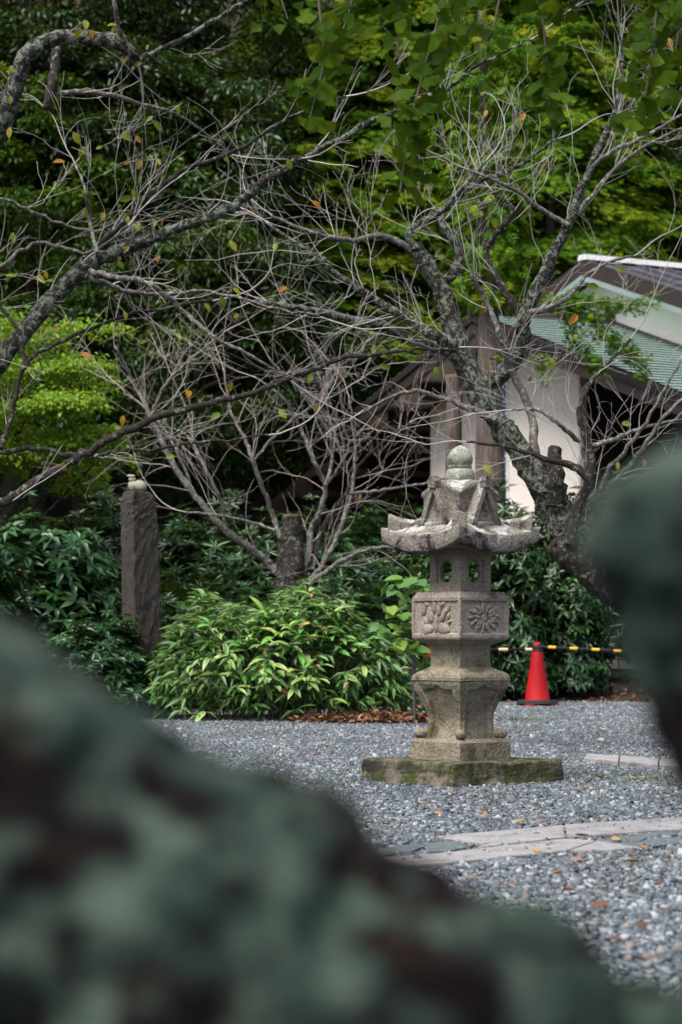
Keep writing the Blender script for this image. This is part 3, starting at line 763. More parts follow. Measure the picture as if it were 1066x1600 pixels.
# corner ridges ending in upright blocks
bm = bmesh.new(); secs = [(0.395, 1.372, 1.470), (0.378, 1.372, 1.468), (0.33, 1.372, 1.448), (0.27, 1.38, 1.438), (0.21, 1.40, 1.445), (0.15, 1.43, 1.47)]
prev = None
for q_, (r_, zb, zt) in enumerate(secs):
    hw = 0.040 if q_ < 2 else 0.034
    ring = [bm.verts.new((x, -r_, z)) for x, z in ((-hw, zb - 0.03), (hw, zb - 0.03), (hw, zt - 0.022), (0, zt), (-hw, zt - 0.022))]
    if prev:
        for i in range(5): bm.faces.new((prev[i], ring[i], ring[(i + 1) % 5], prev[(i + 1) % 5]))
    else: bm.faces.new(ring)
    prev = ring
bm.faces.new(prev[::-1]); bmesh.ops.recalc_face_normals(bm, faces=bm.faces); worn(bm, 0.006, 3, 0.0022, 24)
rme = bpy.data.meshes.new('corner_ridge'); bm.to_mesh(rme); bm.free(); rme.materials.append(M['granite_roof'])
for k in range(4): o = mobj('corner_ridge', rme, roof); o.rotation_euler = (0, 0, k * math.pi / 2)
# box behind the gables, its rim sagging between them
V = []; Q = []; NUb = 24
for fa in range(4):
    ang = math.pi / 4 + fa * math.pi / 2; nx_, ny_ = math.sin(ang), -math.cos(ang); tx, ty = math.cos(ang), math.sin(ang)
    base = len(V); h_ = 0.142
    for (k_, fz) in ((1.03, lambda u: 1.40), (1.0, lambda u: 1.50), (1.0, lambda u: 1.555 + .03 * math.cos(u * 3.14 * .5)), (1.06, lambda u: 1.562 + .045 * math.cos(u * 3.14 * .5)), (1.06, lambda u: 1.580 + .055 * math.cos(u * 3.14 * .5)), (0.95, lambda u: 1.588 + .055 * math.cos(u * 3.14 * .5)), (0.45, lambda u: 1.645 + .01 * math.cos(u * 3.14 * .5)), (0.1, lambda u: 1.665)):
        for i in range(NUb + 1):
            u = -1 + 2 * i / NUb; p = Vector((nx_ * h_ * k_ + tx * h_ * k_ * u, ny_ * h_ * k_ + ty * h_ * k_ * u, fz(u))); p += mn.noise_vector(p * 28) * 0.0022; V.append(p[:])
    for j in range(7):
        for i in range(NUb): k = base + j * (NUb + 1) + i; Q.append((k, k + 1, k + NUb + 2, k + NUb + 1))
mobj('upper_body', fast_mesh('upper_body', V, np.array(Q), M['granite_roof']), roof)
# gables
bm = bmesh.new()
def gprism(pts, y0, y1):
    a = [bm.verts.new((x, y0, z)) for x, z in pts]; b2 = [bm.verts.new((x, y1, z)) for x, z in pts]; n = len(pts)
    bm.faces.new(a); bm.faces.new(b2[::-1])
    for i in range(n): bm.faces.new((a[i], b2[i], b2[(i + 1) % n], a[(i + 1) % n]))
gprism([(-.085, 1.40), (.085, 1.40), (0, 1.60)], -0.186, -0.05)
for sg in (1, -1):
    gprism([(sg * .000, 1.645), (sg * .030, 1.592), (sg * .062, 1.520), (sg * .105, 1.425), (sg * .112, 1.400), (sg * .080, 1.400), (sg * .045, 1.487), (sg * .0, 1.582)][::sg], -0.208, -0.06)
gprism([(-.026, 1.600), (.026, 1.600), (.030, 1.640), (.014, 1.666), (-.014, 1.666), (-.030, 1.640)], -0.222, -0.175)
gprism([(-.095, 1.395), (.095, 1.395), (.095, 1.416), (-.095, 1.416)], -0.200, -0.06)
bmesh.ops.recalc_face_normals(bm, faces=bm.faces); worn(bm, 0.004, 2, 0.0020, 26)
gme = bpy.data.meshes.new('gable'); bm.to_mesh(gme); bm.free(); gme.materials.append(M['granite_roof'])
for k in range(4): o = mobj('gable', gme, roof); o.rotation_euler = (0, 0, math.pi / 4 + k * math.pi / 2)
# finial
prof = [(0.0, 1.640), (0.078, 1.640), (0.082, 1.660), (0.080, 1.690), (0.072, 1.708), (0.060, 1.716), (0.064, 1.720), (0.066, 1.728), (0.060, 1.733), (0.066, 1.742), (0.071, 1.757), (0.070, 1.775), (0.062, 1.797), (0.048, 1.817), (0.030, 1.832), (0.012, 1.842), (0.0, 1.846)]
V = []; Q = []; ns = 36
for r_, z in prof:
    for i in range(ns): a_ = i / ns * 2 * math.pi; p = Vector((r_ * math.cos(a_), r_ * math.sin(a_), z)); p += mn.noise_vector(p * 30) * (0.003 if r_ > 0 else 0); V.append(p[:])
for j in range(len(prof) - 1):
    for i in range(ns): Q.append((j * ns + i, j * ns + (i + 1) % ns, (j + 1) * ns + (i + 1) % ns, (j + 1) * ns + i))
mobj('finial', fast_mesh('finial', V, np.array(Q), M['granite_finial'], smooth=True), lan)

# ------------------------------------------------------------------ stone pillar and pebbles on top
pd = 23.4
p0 = at(222, 990, pd)
pil = empty('stone_pillar', (p0[0], pd, 0), 'tall dark square stone pillar with pale lichen spots left of the bamboo grass', 'stone pillar')
bm = bmesh.new()
def ring(z, pts): return [bm.verts.new((x, y, z)) for x, y in pts]
kpx = pd / F; bx = p0[0]
XP = lambda px: (px - 533) * kpx - bx
topz = at(222, 770, pd)[2]
levels = [(-0.1, 194, 214, 256), (0.55, 192, 213, 254), (1.2, 189, 211, 251), (1.8, 187, 210, 247), (2.05, 186, 209, 244), (topz - 0.03, 187.5, 209, 241), (topz + 0.015, 192, 211, 234)]
prev = None
for z, l, c_, r_ in levels:
    rg = ring(z, [(XP(c_), -0.13), (XP(r_), 0.06), (XP(r_) - 0.10, 0.24), (XP(l), 0.09)])
    if prev:
        for i in range(4): bm.faces.new((prev[i], prev[(i + 1) % 4], rg[(i + 1) % 4], rg[i]))
    else: bm.faces.new(rg[::-1])
    prev = rg
bm.faces.new(prev); bmesh.ops.recalc_face_normals(bm, faces=bm.faces)
worn(bm, 0.016, 0, 0, 1, 2)
for _ in range(3): bmesh.ops.subdivide_edges(bm, edges=[e for e in bm.edges if e.calc_length() > 0.035], cuts=1, use_grid_fill=True)
roughen(bm, 0.008, 10); roughen(bm, 0.013, 34)
bobj('shaft', bm, M['dark_stone'], pil)
peb = empty('pebble_stack', (at(214, 768, pd)[0], pd + 0.05, topz), 'small pale pebbles balanced on top of the dark stone pillar', 'pebbles')
for nm, px, py, sx, sz, tl in (('pebble', 219, 759.5, 11, 9, 18), ('pebble', 208.5, 759, 8.5, 8.5, -30), ('pebble', 207, 749.5, 6, 4, 0), ('pebble', 205.5, 744, 7, 2.6, 4)):
    bm = bmesh.new(); bmesh.ops.create_icosphere(bm, subdivisions=3, radius=1)
    for v in bm.verts: v.co = Vector((v.co.x * sx * kpx, v.co.y * sx * kpx * 0.8, v.co.z * sz * kpx)); v.co += mn.noise_vector(v.co * 25 + Vector((px, 0, 0))) * 0.006
    o = bobj('pebble', bm, M['pale_stone'], peb, True); pp = at(px, py, pd + 0.05); o.location = (pp[0] - peb.location.x, 0, pp[2] - topz); o.rotation_euler = (0, R(tl), 0)

# ------------------------------------------------------------------ traffic cones and striped bars
m, nt, b, o = newmat('red_cone_plastic')
sc_ = ramp(nt, noise_f(nt, 9, 8, 0.75), [(0.50, (0, 0, 0)), (0.72, (0.55, 0.55, 0.55))])
nt.links.new(mixc(nt, sc_, ramp(nt, noise_f(nt, 3, 3), [(0.3, (0.32, 0.004, 0.008)), (0.7, (0.42, 0.007, 0.012))]), (0.17, 0.03, 0.025)), b.inputs['Base Color']); b.inputs['Roughness'].default_value = 0.55; b.inputs['Specular IOR Level'].default_value = 0.2
M['cone_red'] = m
M['cone_black'] = plain('black_rubber', (0.018, 0.017, 0.018), 0.8, 0.2, 12, 0.2, 0.3)
M['bar_black'] = plain('black_bar_plastic', (0.015, 0.015, 0.017), 0.4, 0.1, 6, 0)
M['bar_yellow'] = plain('yellow_bar_tape', (0.68, 0.36, 0.02), 0.45, 0.08, 6, 0)
M['bar_pale'] = plain('faded_bar_tape', (0.70, 0.45, 0.28), 0.45, 0.08, 6, 0)


def cone(px, py, d, label, rz=0.3):
    g = gp(px, py, 0.0); c0 = (g[0], g[1], float(terrain(np.float64(g[0]), np.float64(g[1]))))
    t = empty('traffic_cone', c0, label, 'traffic cone', 'traffic cones joined by a bar', rz)
    prof = [(0.178, 0.030), (0.182, 0.048), (0.150, 0.056), (0.140, 0.075), (0.100, 0.34), (0.062, 0.585), (0.060, 0.60), (0.036, 0.665), (0.034, 0.700), (0.026, 0.712), (0.0, 0.716)]
    V = []; Q = []; ns = 32
    for r_, z in prof:
        for i in range(ns): V.append((r_ * math.cos(i / ns * 6.28318), r_ * math.sin(i / ns * 6.28318), z))
    for j in range(len(prof) - 1):
        for i in range(ns): Q.append((j * ns + i, j * ns + (i + 1) % ns, (j + 1) * ns + (i + 1) % ns, (j + 1) * ns + i))
    mobj('body', fast_mesh('cone_body', V, np.array(Q), M['cone_red'], smooth=True), t)
    bm = bmesh.new(); box(bm, (0, 0, 0.022), (0.39, 0.39, 0.022)); bmesh.ops.bevel(bm, geom=[e for e in bm.edges if abs(e.verts[0].co.z - e.verts[1].co.z) > 0.01], offset=0.05, segments=3, profile=0.5, affect='EDGES'); bobj('base', bm, M['cone_red'], t)
    for s in (-1, 1):
        for s2 in (-1, 1):
            bm = bmesh.new(); box(bm, (s * 0.15, s2 * 0.15, 0.006), (0.07, 0.07, 0.02)); bobj('foot', bm, M['cone_red'], t)
    bm = bmesh.new(); r1_ = bmesh.ops.create_cone(bm, cap_ends=False, segments=28, radius1=0.235, radius2=0.215, depth=0.040)
    bmesh.ops.translate(bm, vec=(0, 0, 0.056), verts=bm.verts); bmesh.ops.solidify(bm, geom=bm.faces[:], thickness=0.045); bobj('weight_ring', bm, M['cone_black'], t)
    return np.array(c0)


c1 = cone(840, 1104, 0, 'red traffic cone standing right of the stone lantern')
c2 = cone(673, 1104, 0, 'red traffic cone mostly hidden behind the lantern pedestal', 0.1)


def bar(a, b, label, alt):
    a, b = np.array(a), np.array(b); L = np.linalg.norm(b - a); dv = (b - a) / L
    t = empty('barrier_bar', a, label, 'barrier bar', 'striped bars between the cones')
    n = int(L / 0.14); q = Vector(dv).to_track_quat('Z', 'Y')
    for nm, i0 in (('rod', None),):
        T = Tubes(); T.add([np.zeros(3), b - a], [0.0165, 0.0165], 12, True); T.build('rod', M['bar_black'], t)
    for i in range(1, n, 2):
        T = Tubes(); T.add([dv * (i * L / n + 0.015), dv * ((i + 1) * L / n - 0.03)], [0.0178, 0.0178], 12); T.build('band', M[alt], t)
    for e in (np.zeros(3), b - a):
        bm = bmesh.new(); bmesh.ops.create_cone(bm, cap_ends=False, segments=20, radius1=0.062, radius2=0.058, depth=0.03); bmesh.ops.solidify(bm, geom=bm.faces[:], thickness=0.012)
        o = bobj('end_ring', bm, M['bar_black'], t); o.location = e


kz = 0.635
bar(c2 + [0.0, 0, kz], c1 + [0.0, 0, kz - 0.004], 'black bar with faded pale bands between the two cones behind the lantern', 'bar_pale')
c3 = cone(1085, 1110, 0, 'red traffic cone at the far right behind the blurred trunk', 0.5)
bar(c1 + [0.0, 0, kz + 0.03], c3 + [0, 0, kz - 0.05], 'black and yellow striped bar running right from the cone', 'bar_yellow')

# ------------------------------------------------------------------ foliage generators
def ell_points(n, rng, shell=0.55):
    d = rand_dirs(n, rng); r = shell + (1 - shell) * rng.random(n) ** 0.6
    return d * r[:, None]


def broad_crown(name, rng, n_cl=130, per=320, rx=3.0, rz=3.2, leaf=(0.11, 0.18), wid=0.42, cl=(0.45, 0.95), mat='leaf_broad', flat=0.55, hue=0.35, bias=0.0):
    ctr = ell_points(n_cl, rng, 0.45) * np.array([rx, rx, rz])
    P, D, N, rn = [], [], [], []
    for c in ctr:
        cr = rng.uniform(*cl); out = nrm(c / np.array([rx, rx, rz]))
        d = rand_dirs(per, rng); d = nrm(d + 0.55 * out + np.array([0, 0, 0.35]))
        rad = cr * rng.uniform(0.55, 1.0, per) ** 0.5
        p = c + d * rad[:, None] * np.array([1, 1, flat])
        dirv = nrm(d * np.array([1, 1, 0.3]) + rng.normal(size=(per, 3)) * 0.45 + np.array([0, 0, -0.35]))
        nn = nrm(np.array([0, 0, 1.0]) + 0.5 * d + rng.normal(size=(per, 3)) * 0.45)
        P.append(p); D.append(dirv); N.append(nn)
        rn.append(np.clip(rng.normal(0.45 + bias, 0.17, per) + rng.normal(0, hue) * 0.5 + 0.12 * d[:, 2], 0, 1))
    P, D, N, rn = map(np.concatenate, (P, D, N, rn)); n = len(P)
    L = rng.uniform(*leaf, n)
    return cloud_mesh(name, P, D, N, L, L * wid, M[mat], rn, 0.18, 0.15), ctr


def frond_mesh(name, P, D, N, L, mat, rnd, blades=6, wid=0.11):
    """flat feathery sprays: a midrib blade with side blades on both sides"""
    D = nrm(D); Sd = nrm(np.cross(D, N)); N = nrm(np.cross(Sd, D))
    PP, DD, NN, LL, WW, RR = [], [], [], [], [], []
    for k in range(blades):
        if k == 0: f, ang, ln = 0.0, 0.0, 1.0
        else:
            f = 0.10 + 0.75 * (k - 1) / (blades - 1); ang = (0.75 if k % 2 else -0.75); ln = 0.62 * (1 - 0.6 * f)
        PP.append(P + D * (L * f)[:, None] - N * (L * 0.25 * f * f)[:, None])
        DD.append(D * math.cos(ang) + Sd * math.sin(ang) - N * 0.25 * f); NN.append(N); LL.append(L * ln); WW.append(L * wid * (1 if k == 0 else 1.15)); RR.append(rnd)
    c = lambda x: np.concatenate(x)
    return cloud_mesh(name, c(PP), c(DD), c(NN), c(LL), c(WW), M[mat], np.clip(c(RR), 0, 1), 0.05, 0.25)


def hinoki_crown(name, rng, H=9.0, R0=2.6, n_br=95, per=300, mat='leaf_hinoki', frond=(0.12, 0.23)):
    P, D, N, rn = [], [], [], []; T = Tubes()
    for k in range(n_br):
        h = H * (k + rng.random()) / n_br; a = rng.uniform(0, 6.283); ln = R0 * (1 - 0.72 * h / H) * rng.uniform(0.7, 1.15)
        o = np.array([math.cos(a), math.sin(a), 0.0]); s = np.array([-o[1], o[0], 0])
        t = np.sqrt(rng.random(per)); side = rng.normal(size=per) * 0.34 * (1 - 0.45 * t)
        zc = 0.25 * ln * t - 0.55 * ln * t * t
        p = np.array([0, 0, h]) + o * (t * ln)[:, None] + s * (side * ln)[:, None]
        p[:, 2] += zc - np.abs(side) * 0.25 * ln + rng.normal(size=per) * 0.07
        dirv = nrm(o * 0.9 + s * (np.sign(side) * 0.55)[:, None] + rng.normal(size=(per, 3)) * 0.30 + np.array([0, 0, -0.45]))
        nn = nrm(np.array([0, 0, 1.0]) + o * 0.35 + rng.normal(size=(per, 3)) * 0.35)
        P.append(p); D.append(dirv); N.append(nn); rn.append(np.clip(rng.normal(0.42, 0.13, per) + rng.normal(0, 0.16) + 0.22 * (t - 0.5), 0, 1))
        tt = np.linspace(0, 0.85, 5); bp = np.array([0, 0, h]) + o * (tt * ln)[:, None]; bp[:, 2] += 0.25 * ln * tt - 0.55 * ln * tt * tt - 0.03
        T.add(bp, np.linspace(0.035, 0.010, 5) * (1.2 - h / H * .6), 4)
    P, D, N, rn = map(np.concatenate, (P, D, N, rn))
    L = rng.uniform(*frond, len(P))
    return frond_mesh(name, P, D, N, L, mat, rn), T.mesh('limbs', M['bark_forest'])


def whorl_shrub(name, rng, n=900, rx=1.0, ry=0.8, h=2.0, leaf=(0.10, 0.16), wid=0.24, per=8, mat='leaf_hedge', tilt=0.45, inner=0.5, lo=0.12):
    """leafy dome: rosettes of narrow leaves at shoot tips"""
    d = rand_dirs(n, rng); d[:, 2] = np.abs(d[:, 2]) * 1.0 - 0.15
    d = nrm(d); r = inner + (1 - inner) * rng.random(n) ** 0.5
    bump_ = 1 + 0.14 * np.sin(d[:, 0] * 7 + 1) * np.sin(d[:, 1] * 6) + 0.10 * np.sin(d[:, 2] * 11 + d[:, 0] * 5)
    c = d * (r * bump_)[:, None]
    c = np.stack([c[:, 0] * rx, c[:, 1] * ry, lo * h + np.maximum(c[:, 2] * 0.88 + rng.random(n) * 0.1, rng.uniform(0, .12, n)) * h], -1)
    ax = nrm(d * np.array([0.8, 0.8, 0.35]) + np.array([0, 0, 0.75]) + rng.normal(size=(n, 3)) * 0.25)
    P, D, N, rn = [], [], [], []
    e1 = nrm(np.cross(ax, rng.normal(size=(n, 3)))); e2 = np.cross(ax, e1); base = rng.normal(0.4, 0.18, n)
    for k in range(per):
        th = k * 2.4 + rng.uniform(-.3, .3, n); tl = tilt + 0.5 * (k / per) * rng.uniform(0.4, 1, n) - 0.25
        rad = e1 * np.cos(th)[:, None] + e2 * np.sin(th)[:, None]
        P.append(c - ax * (0.02 * k / per)); D.append(rad * np.cos(tl)[:, None] + ax * np.sin(tl)[:, None]); N.append(ax + rad * -0.2)
        rn.append(np.clip(base + rng.normal(0, .12, n), 0, 1))
    P, D, N, rn = map(np.concatenate, (P, D, N, rn)); L = rng.uniform(*leaf, len(P))
    return cloud_mesh(name, P, D, N, L, L * wid, M[mat], rn, 0.2, 0.2)


def trunk_mesh(P, r, mat, sides=10, rough=0.06):
    T = Tubes(); P = catmull(P, 6); T.add(P, np.interp(np.linspace(0, 1, len(P)), np.linspace(0, 1, len(r)), r), sides)
    V = T.V[0]; s = float(np.mean(r))
    for i in range(len(V)): V[i] += np.array(mn.noise_vector(Vector(V[i]) * (0.6 / s))) * s * rough * 2
    return T.mesh('trunk', mat)


# forest behind: kinds of crown, then one tree per place
rg = np.random.default_rng(21)
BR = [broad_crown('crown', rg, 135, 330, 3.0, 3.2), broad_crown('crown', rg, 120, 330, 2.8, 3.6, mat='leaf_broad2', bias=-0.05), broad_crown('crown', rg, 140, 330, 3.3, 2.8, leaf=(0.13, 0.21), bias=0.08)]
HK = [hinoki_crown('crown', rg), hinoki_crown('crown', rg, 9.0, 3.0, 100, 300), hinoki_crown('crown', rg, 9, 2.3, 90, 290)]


def broad_tree(px, py, d, kind, sc, label, rz=0.0):
    c = at(px, py, d); gz = float(terrain(np.float64(c[0]), np.float64(c[1])))
    lean = RNG.uniform(-0.8, 0.8)
    t = empty('evergreen_tree', (c[0] + lean, c[1], gz), label, 'tree', 'evergreen trees on the hillside')
    me, ctr = BR[kind]
    o = mobj('crown', me, t, (-lean, 0, c[2] - gz)); o.scale = (sc, sc, sc); o.rotation_euler = (0, 0, rz)
    top = np.array([-lean, 0, c[2] - gz + 1.5 * sc])
    mobj('trunk', trunk_mesh([(0, 0, -0.4), (lean * 0.2, .2, top[2] * 0.4), (-lean * .6, 0, top[2] * 0.75), top], [0.26 * sc, 0.2 * sc, 0.13 * sc, 0.05], M['bark_forest'], 8), t)
    T = Tubes(); cr, sr = math.cos(rz), math.sin(rz)
    for k in range(0, len(ctr), 6):
        e = ctr[k] * sc; e = np.array([e[0] * cr - e[1] * sr, e[0] * sr + e[1] * cr, e[2]]) + np.array([-lean, 0, c[2] - gz])
        s0 = np.array([-lean * 0.9, 0, (c[2] - gz) - 1.2 * sc + 0.5 * ctr[k][2]])
        T.add(catmull([s0, (s0 + e) / 2 + [0, 0, -.2], e], 4), np.linspace(0.07, 0.015, 9) * sc, 5)
    T.build('limbs', M['bark_forest'], t)


def hinoki_tree(px, ybase, ytop, d, kind, label, r=1.0, rz=0.0, trunk_r=0.2):
    top = at(px, ytop, d); gz = float(terrain(np.float64(top[0]), np.float64(d))); b0 = at(px, ybase, d)[2]
    t = empty('cypress_tree', (top[0], d, gz), label, 'tree', 'cypress trees on the hillside')
    cm, lm = HK[kind]; sz = (top[2] - b0) / 9.0
    for nm, me in (('crown', cm), ('limbs', lm)):
        o = mobj(nm, me, t, (0, 0, b0 - gz)); o.scale = (r, r, sz); o.rotation_euler = (0, 0, rz)
    hh = top[2] - gz
    mobj('trunk', trunk_mesh([(0, 0, -.4), (0.05, 0, hh * .33), (-.03, 0, hh * .66), (0, 0, hh)], [trunk_r, trunk_r * .8, trunk_r * .5, 0.03], M['bark_cedar'], 10, 0.05), t)


FT = [(70, 110, 50, 0, 1.15, 'dark evergreen tree at the top left corner behind the curled lichen branch', .3), (330, 70, 54, 1, 1.2, 'lighter evergreen tree at the top left centre of the hillside', 1.1),
      (215, 300, 49, 2, 1.05, 'dark evergreen tree left of centre behind the yellowing cherry leaves', 2.0), (40, 380, 47, 1, 0.95, 'evergreen tree at the left edge above the bright maple', 2.9),
      (400, 310, 54, 0, 0.9, 'dark evergreen tree behind the long diagonal cherry branch', 4.0), (300, 560, 45, 2, 0.9, 'evergreen tree low on the slope behind the middle cherry', 5.0),
      (460, 560, 52, 0, 0.85, 'dark evergreen tree left of the hall roof', 0.9), (1040, 330, 60, 2, 0.8, 'dark evergreen tree right above the upper hall roof', 1.7),
      (900, 400, 72, 0, 1.1, 'evergreen tree just behind the hall ridge', 2.5), (1040, 40, 74, 1, 1.2, 'evergreen tree at the top right corner of the hillside', 3.3),
      (560, 40, 74, 1, 1.15, 'evergreen tree behind the left ginkgo leaves at the top', 4.4), (800, 20, 78, 0, 1.3, 'evergreen tree at the top between the ginkgo strands', 5.3),
      (110, 560, 46, 0, 0.8, 'evergreen tree hidden behind the bright maple', 0.2), (-90, 230, 52, 2, 1.1, 'evergreen tree cut by the left picture edge', 0.6), (640, 380, 76, 1, 1.2, 'pale evergreen tree behind the broken cherry trunk', 2.2)]
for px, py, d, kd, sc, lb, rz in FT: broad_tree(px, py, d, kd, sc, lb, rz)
HT = [(580, 600, 60, 53, 0, 'tall yellow green cypress left of the bare cherry crown', 1.1, .4), (480, 560, 230, 51, 2, 'shorter cypress beside the dark trees at the picture centre', 1.0, 1.0),
      (860, 560, 20, 54, 1, 'tall yellow green cypress above the hall roof', 1.15, 2.0), (700, 560, 80, 55, 2, 'cypress behind the long hanging ginkgo strand', 1.2, 3.0),
      (970, 520, 110, 58, 0, 'cypress at the right behind the ginkgo leaves', 1.0, 4.2), (640, 330, -220, 62, 1, 'high cypress on the slope at the top centre', 1.25, 5.1), (900, 330, -240, 64, 2, 'high cypress on the slope at the top right', 1.4, 5.6), (780, 430, -60, 58, 0, 'cypress standing behind the large cedar trunk', 1.2, 0.8)]
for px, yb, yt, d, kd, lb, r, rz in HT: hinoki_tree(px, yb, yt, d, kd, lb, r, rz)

# two cedars in front of the hall
def cedar(px_pts, d, label, crown_from, crown_to, r_crown, kind, rr_px):
    P = np.array([at(px, py, d) for px, py in px_pts]); g0 = P[0].copy(); g0[2] = float(terrain(np.float64(g0[0]), np.float64(d)))
    t = empty('cedar_tree', g0, label, 'tree', 'cedars before the hall')
    mobj('trunk', trunk_mesh(P - g0, [x * d / F for x in rr_px], M['bark_cedar'], 14, 0.04), t)
    b0 = at(px_pts[-1][0], crown_from, d); tp = at(px_pts[-1][0], crown_to, d); cm, lm = HK[kind]
    for nm, me in (('crown', cm), ('limbs', lm)):
        o = mobj(nm, me, t, b0 - g0); o.scale = (r_crown, r_crown, (tp[2] - b0[2]) / 9.0); o.rotation_euler = (0, 0, 1.3 * kind)
    return t, g0


ced, ced0 = cedar([(770, 1090), (766, 760), (765, 620), (763, 450), (758, 250), (754, 110), (750, -450)], 34.0, 'large cedar trunk right of the lantern finial in front of the cream wall', -170, -600, 0.6, 0, (30, 24, 20, 15, 11, 9, 3))
P = np.array([at(px, py, 35.5) for px, py in ((708, 1085), (709, 820), (709, 700), (710, 640), (709, 588))]); g0 = P[0].copy(); g0[2] = float(terrain(np.float64(g0[0]), np.float64(35.5)))
sn = empty('topped_trunk', g0, 'thinner topped conifer trunk left of the large cedar before the cream wall', 'tree trunk')
mobj('trunk', trunk_mesh(P - g0, [x * 35.5 / F for x in (17, 14, 13, 12.5, 12)], M['bark_cedar'], 14, 0.04), sn)
bm = bmesh.new(); bmesh.ops.create_cone(bm, cap_ends=True, segments=18, radius1=.118, radius2=.11, depth=.05); roughen(bm, .006, 20); o = bobj('sawn_top', bm, M['cut_wood'], sn); o.location = P[-1] - g0
# boughs up the large cedar
n = 2600; tt_ = rg.random(n); base_ = np.array([at(766 - 14 * q_, 470 - 460 * q_, 34.0) for q_ in tt_]); a_ = rg.uniform(0, 6.283, n); rr_b = rg.random(n) ** .5 * (0.35 + .55 * np.abs(np.sin(tt_ * 23)) * tt_ ** .3)
off_ = np.stack([np.cos(a_) * rr_b, np.sin(a_) * rr_b, -.25 * rr_b + rg.normal(size=n) * .05], -1); kp = np.abs(np.sin(tt_ * 17 + np.sin(a_) * 1.5)) > .35
o = mobj('boughs', frond_mesh('boughs', (base_ + off_ - ced0)[kp], (off_ + np.array([0, 0, -.2]) + rg.normal(size=(n, 3)) * .2)[kp], (np.array([0, 0, 1.]) + rg.normal(size=(n, 3)) * .4)[kp], rg.uniform(.14, .26, n)[kp], 'leaf_hinoki', np.clip(rg.normal(.4, .2, n), 0, 1)[kp]), ced)
# a few cypress sprays hanging before the roof from the large cedar
def spray(name, parent, org, path_px, d, n, spread, rng, mat='leaf_hinoki', fl=(0.06, 0.12)):
    P0 = catmull([at(x, y, d) for x, y in path_px], 8); k = rng.integers(0, len(P0), n)
    p = P0[k] + rng.normal(size=(n, 3)) * np.array([spread, spread, spread * 0.6])
    dirv = nrm(rng.normal(size=(n, 3)) * 0.5 + np.array([0.5, -0.2, -0.15])); nn = nrm(rng.normal(size=(n, 3)) * 0.6 + np.array([0, -.6, 1]))
    L = rng.uniform(*fl, n)
    o = mobj(name, frond_mesh(name, p - org, dirv, nn, L, mat, np.clip(rng.normal(.35, .2, n), 0, 1), 9, 0.09), parent)
    T = Tubes(); T.add(P0 - org, np.linspace(0.018, 0.004, len(P0)), 5); b_ = T.build('bough', M['bark_forest'], parent)
    o.parent = b_
for pp_, nn_, spd in (([(765, 470), (870, 472), (920, 470), (960, 480), (1015, 470)], 210, .09), ([(870, 472), (900, 480), (930, 505), (960, 540), (1000, 560)], 170, .09), ([(870, 475), (890, 510), (900, 535), (920, 560), (935, 580)], 110, .07),
                      ([(765, 560), (840, 560), (850, 600)], 40, .05), ([(940, 520), (965, 540), (990, 560), (1005, 590)], 90, .06)):
    spray('sprays', ced, ced0, pp_, 33.6, nn_ * 3, spd * 1.1, rg)

# bright maple on the left
mc = at(55, 615, 28.5)
map_ = empty('maple_tree', (mc[0] - 0.9, 28.5, 0.1), 'bright yellow green maple at the left picture edge', 'tree')
P, D, N, rn = [], [], [], []
for k in range(46):
    c = np.array([rg.uniform(-1.5, 0.95), rg.uniform(-1.1, 1.1), rg.uniform(-1.05, 0.95)])
    c[0] *= 1 - 0.35 * abs(c[2]); n = 420; rad = rg.uniform(0.35, 0.6)
    th = rg.uniform(0, 6.283, n); rr3 = rad * np.sqrt(rg.random(n))
    p = c + np.stack([rr3 * np.cos(th), rr3 * np.sin(th), rg.normal(size=n) * 0.05 - 0.18 * (rr3 / rad) ** 2 * rad], -1)
    P.append(p); D.append(nrm(np.stack([np.cos(th), np.sin(th), np.full(n, -.35)], -1) + rg.normal(size=(n, 3)) * 0.4)); N.append(nrm(np.array([0, 0, 1.]) + rg.normal(size=(n, 3)) * 0.35)); rn.append(np.clip(rg.normal(.45, .2, n) + rg.normal(0, .12), 0, 1))
P, D, N, rn = map(np.concatenate, (P, D, N, rn)); L = rg.uniform(.045, .085, len(P))
mobj('crown', cloud_mesh('crown', P, D, N, L, L * 0.6, M['leaf_maple'], rn), map_, mc - np.array(map_.location))
T = Tubes(); 
for k in range(9):
    e = np.array([0.9 + rg.uniform(-1.2, .9), rg.uniform(-.8, .8), mc[2] - .26 + rg.uniform(-.8, .8)]); T.add(catmull([(0.02 * k, 0, 0.8), (e[0] * .4, e[1] * .3, e[2] * .6), e], 5), np.linspace(.045, .01, 11), 6)
T.build('limbs', M['bark_dark'], map_)
mobj('trunk', trunk_mesh([(0, 0, -.1), (0.05, 0, .8), (0.1, 0, 1.6), (.3, 0, 2.6)], [.09, .07, .05, .03], M['bark_dark'], 8), map_)

# hedge shrubs, left bush, right shrub
rs = np.random.default_rng(5)
SH = [whorl_shrub('foliage', rs, 1250, 1.0, 0.85, 2.0), whorl_shrub('foliage', rs, 1150, 1.1, 0.8, 1.9, (0.11, 0.18), 0.22), whorl_shrub('foliage', rs, 900, 1.0, 0.9, 2.0, (0.14, 0.24), 0.36, 6, 'leaf_bush', 0.25),
      whorl_shrub('foliage', rs, 800, 0.8, 0.7, 2.2, (0.12, 0.19), 0.42, 5, 'leaf_hedge', 0.2, 0.55, 0.05)]


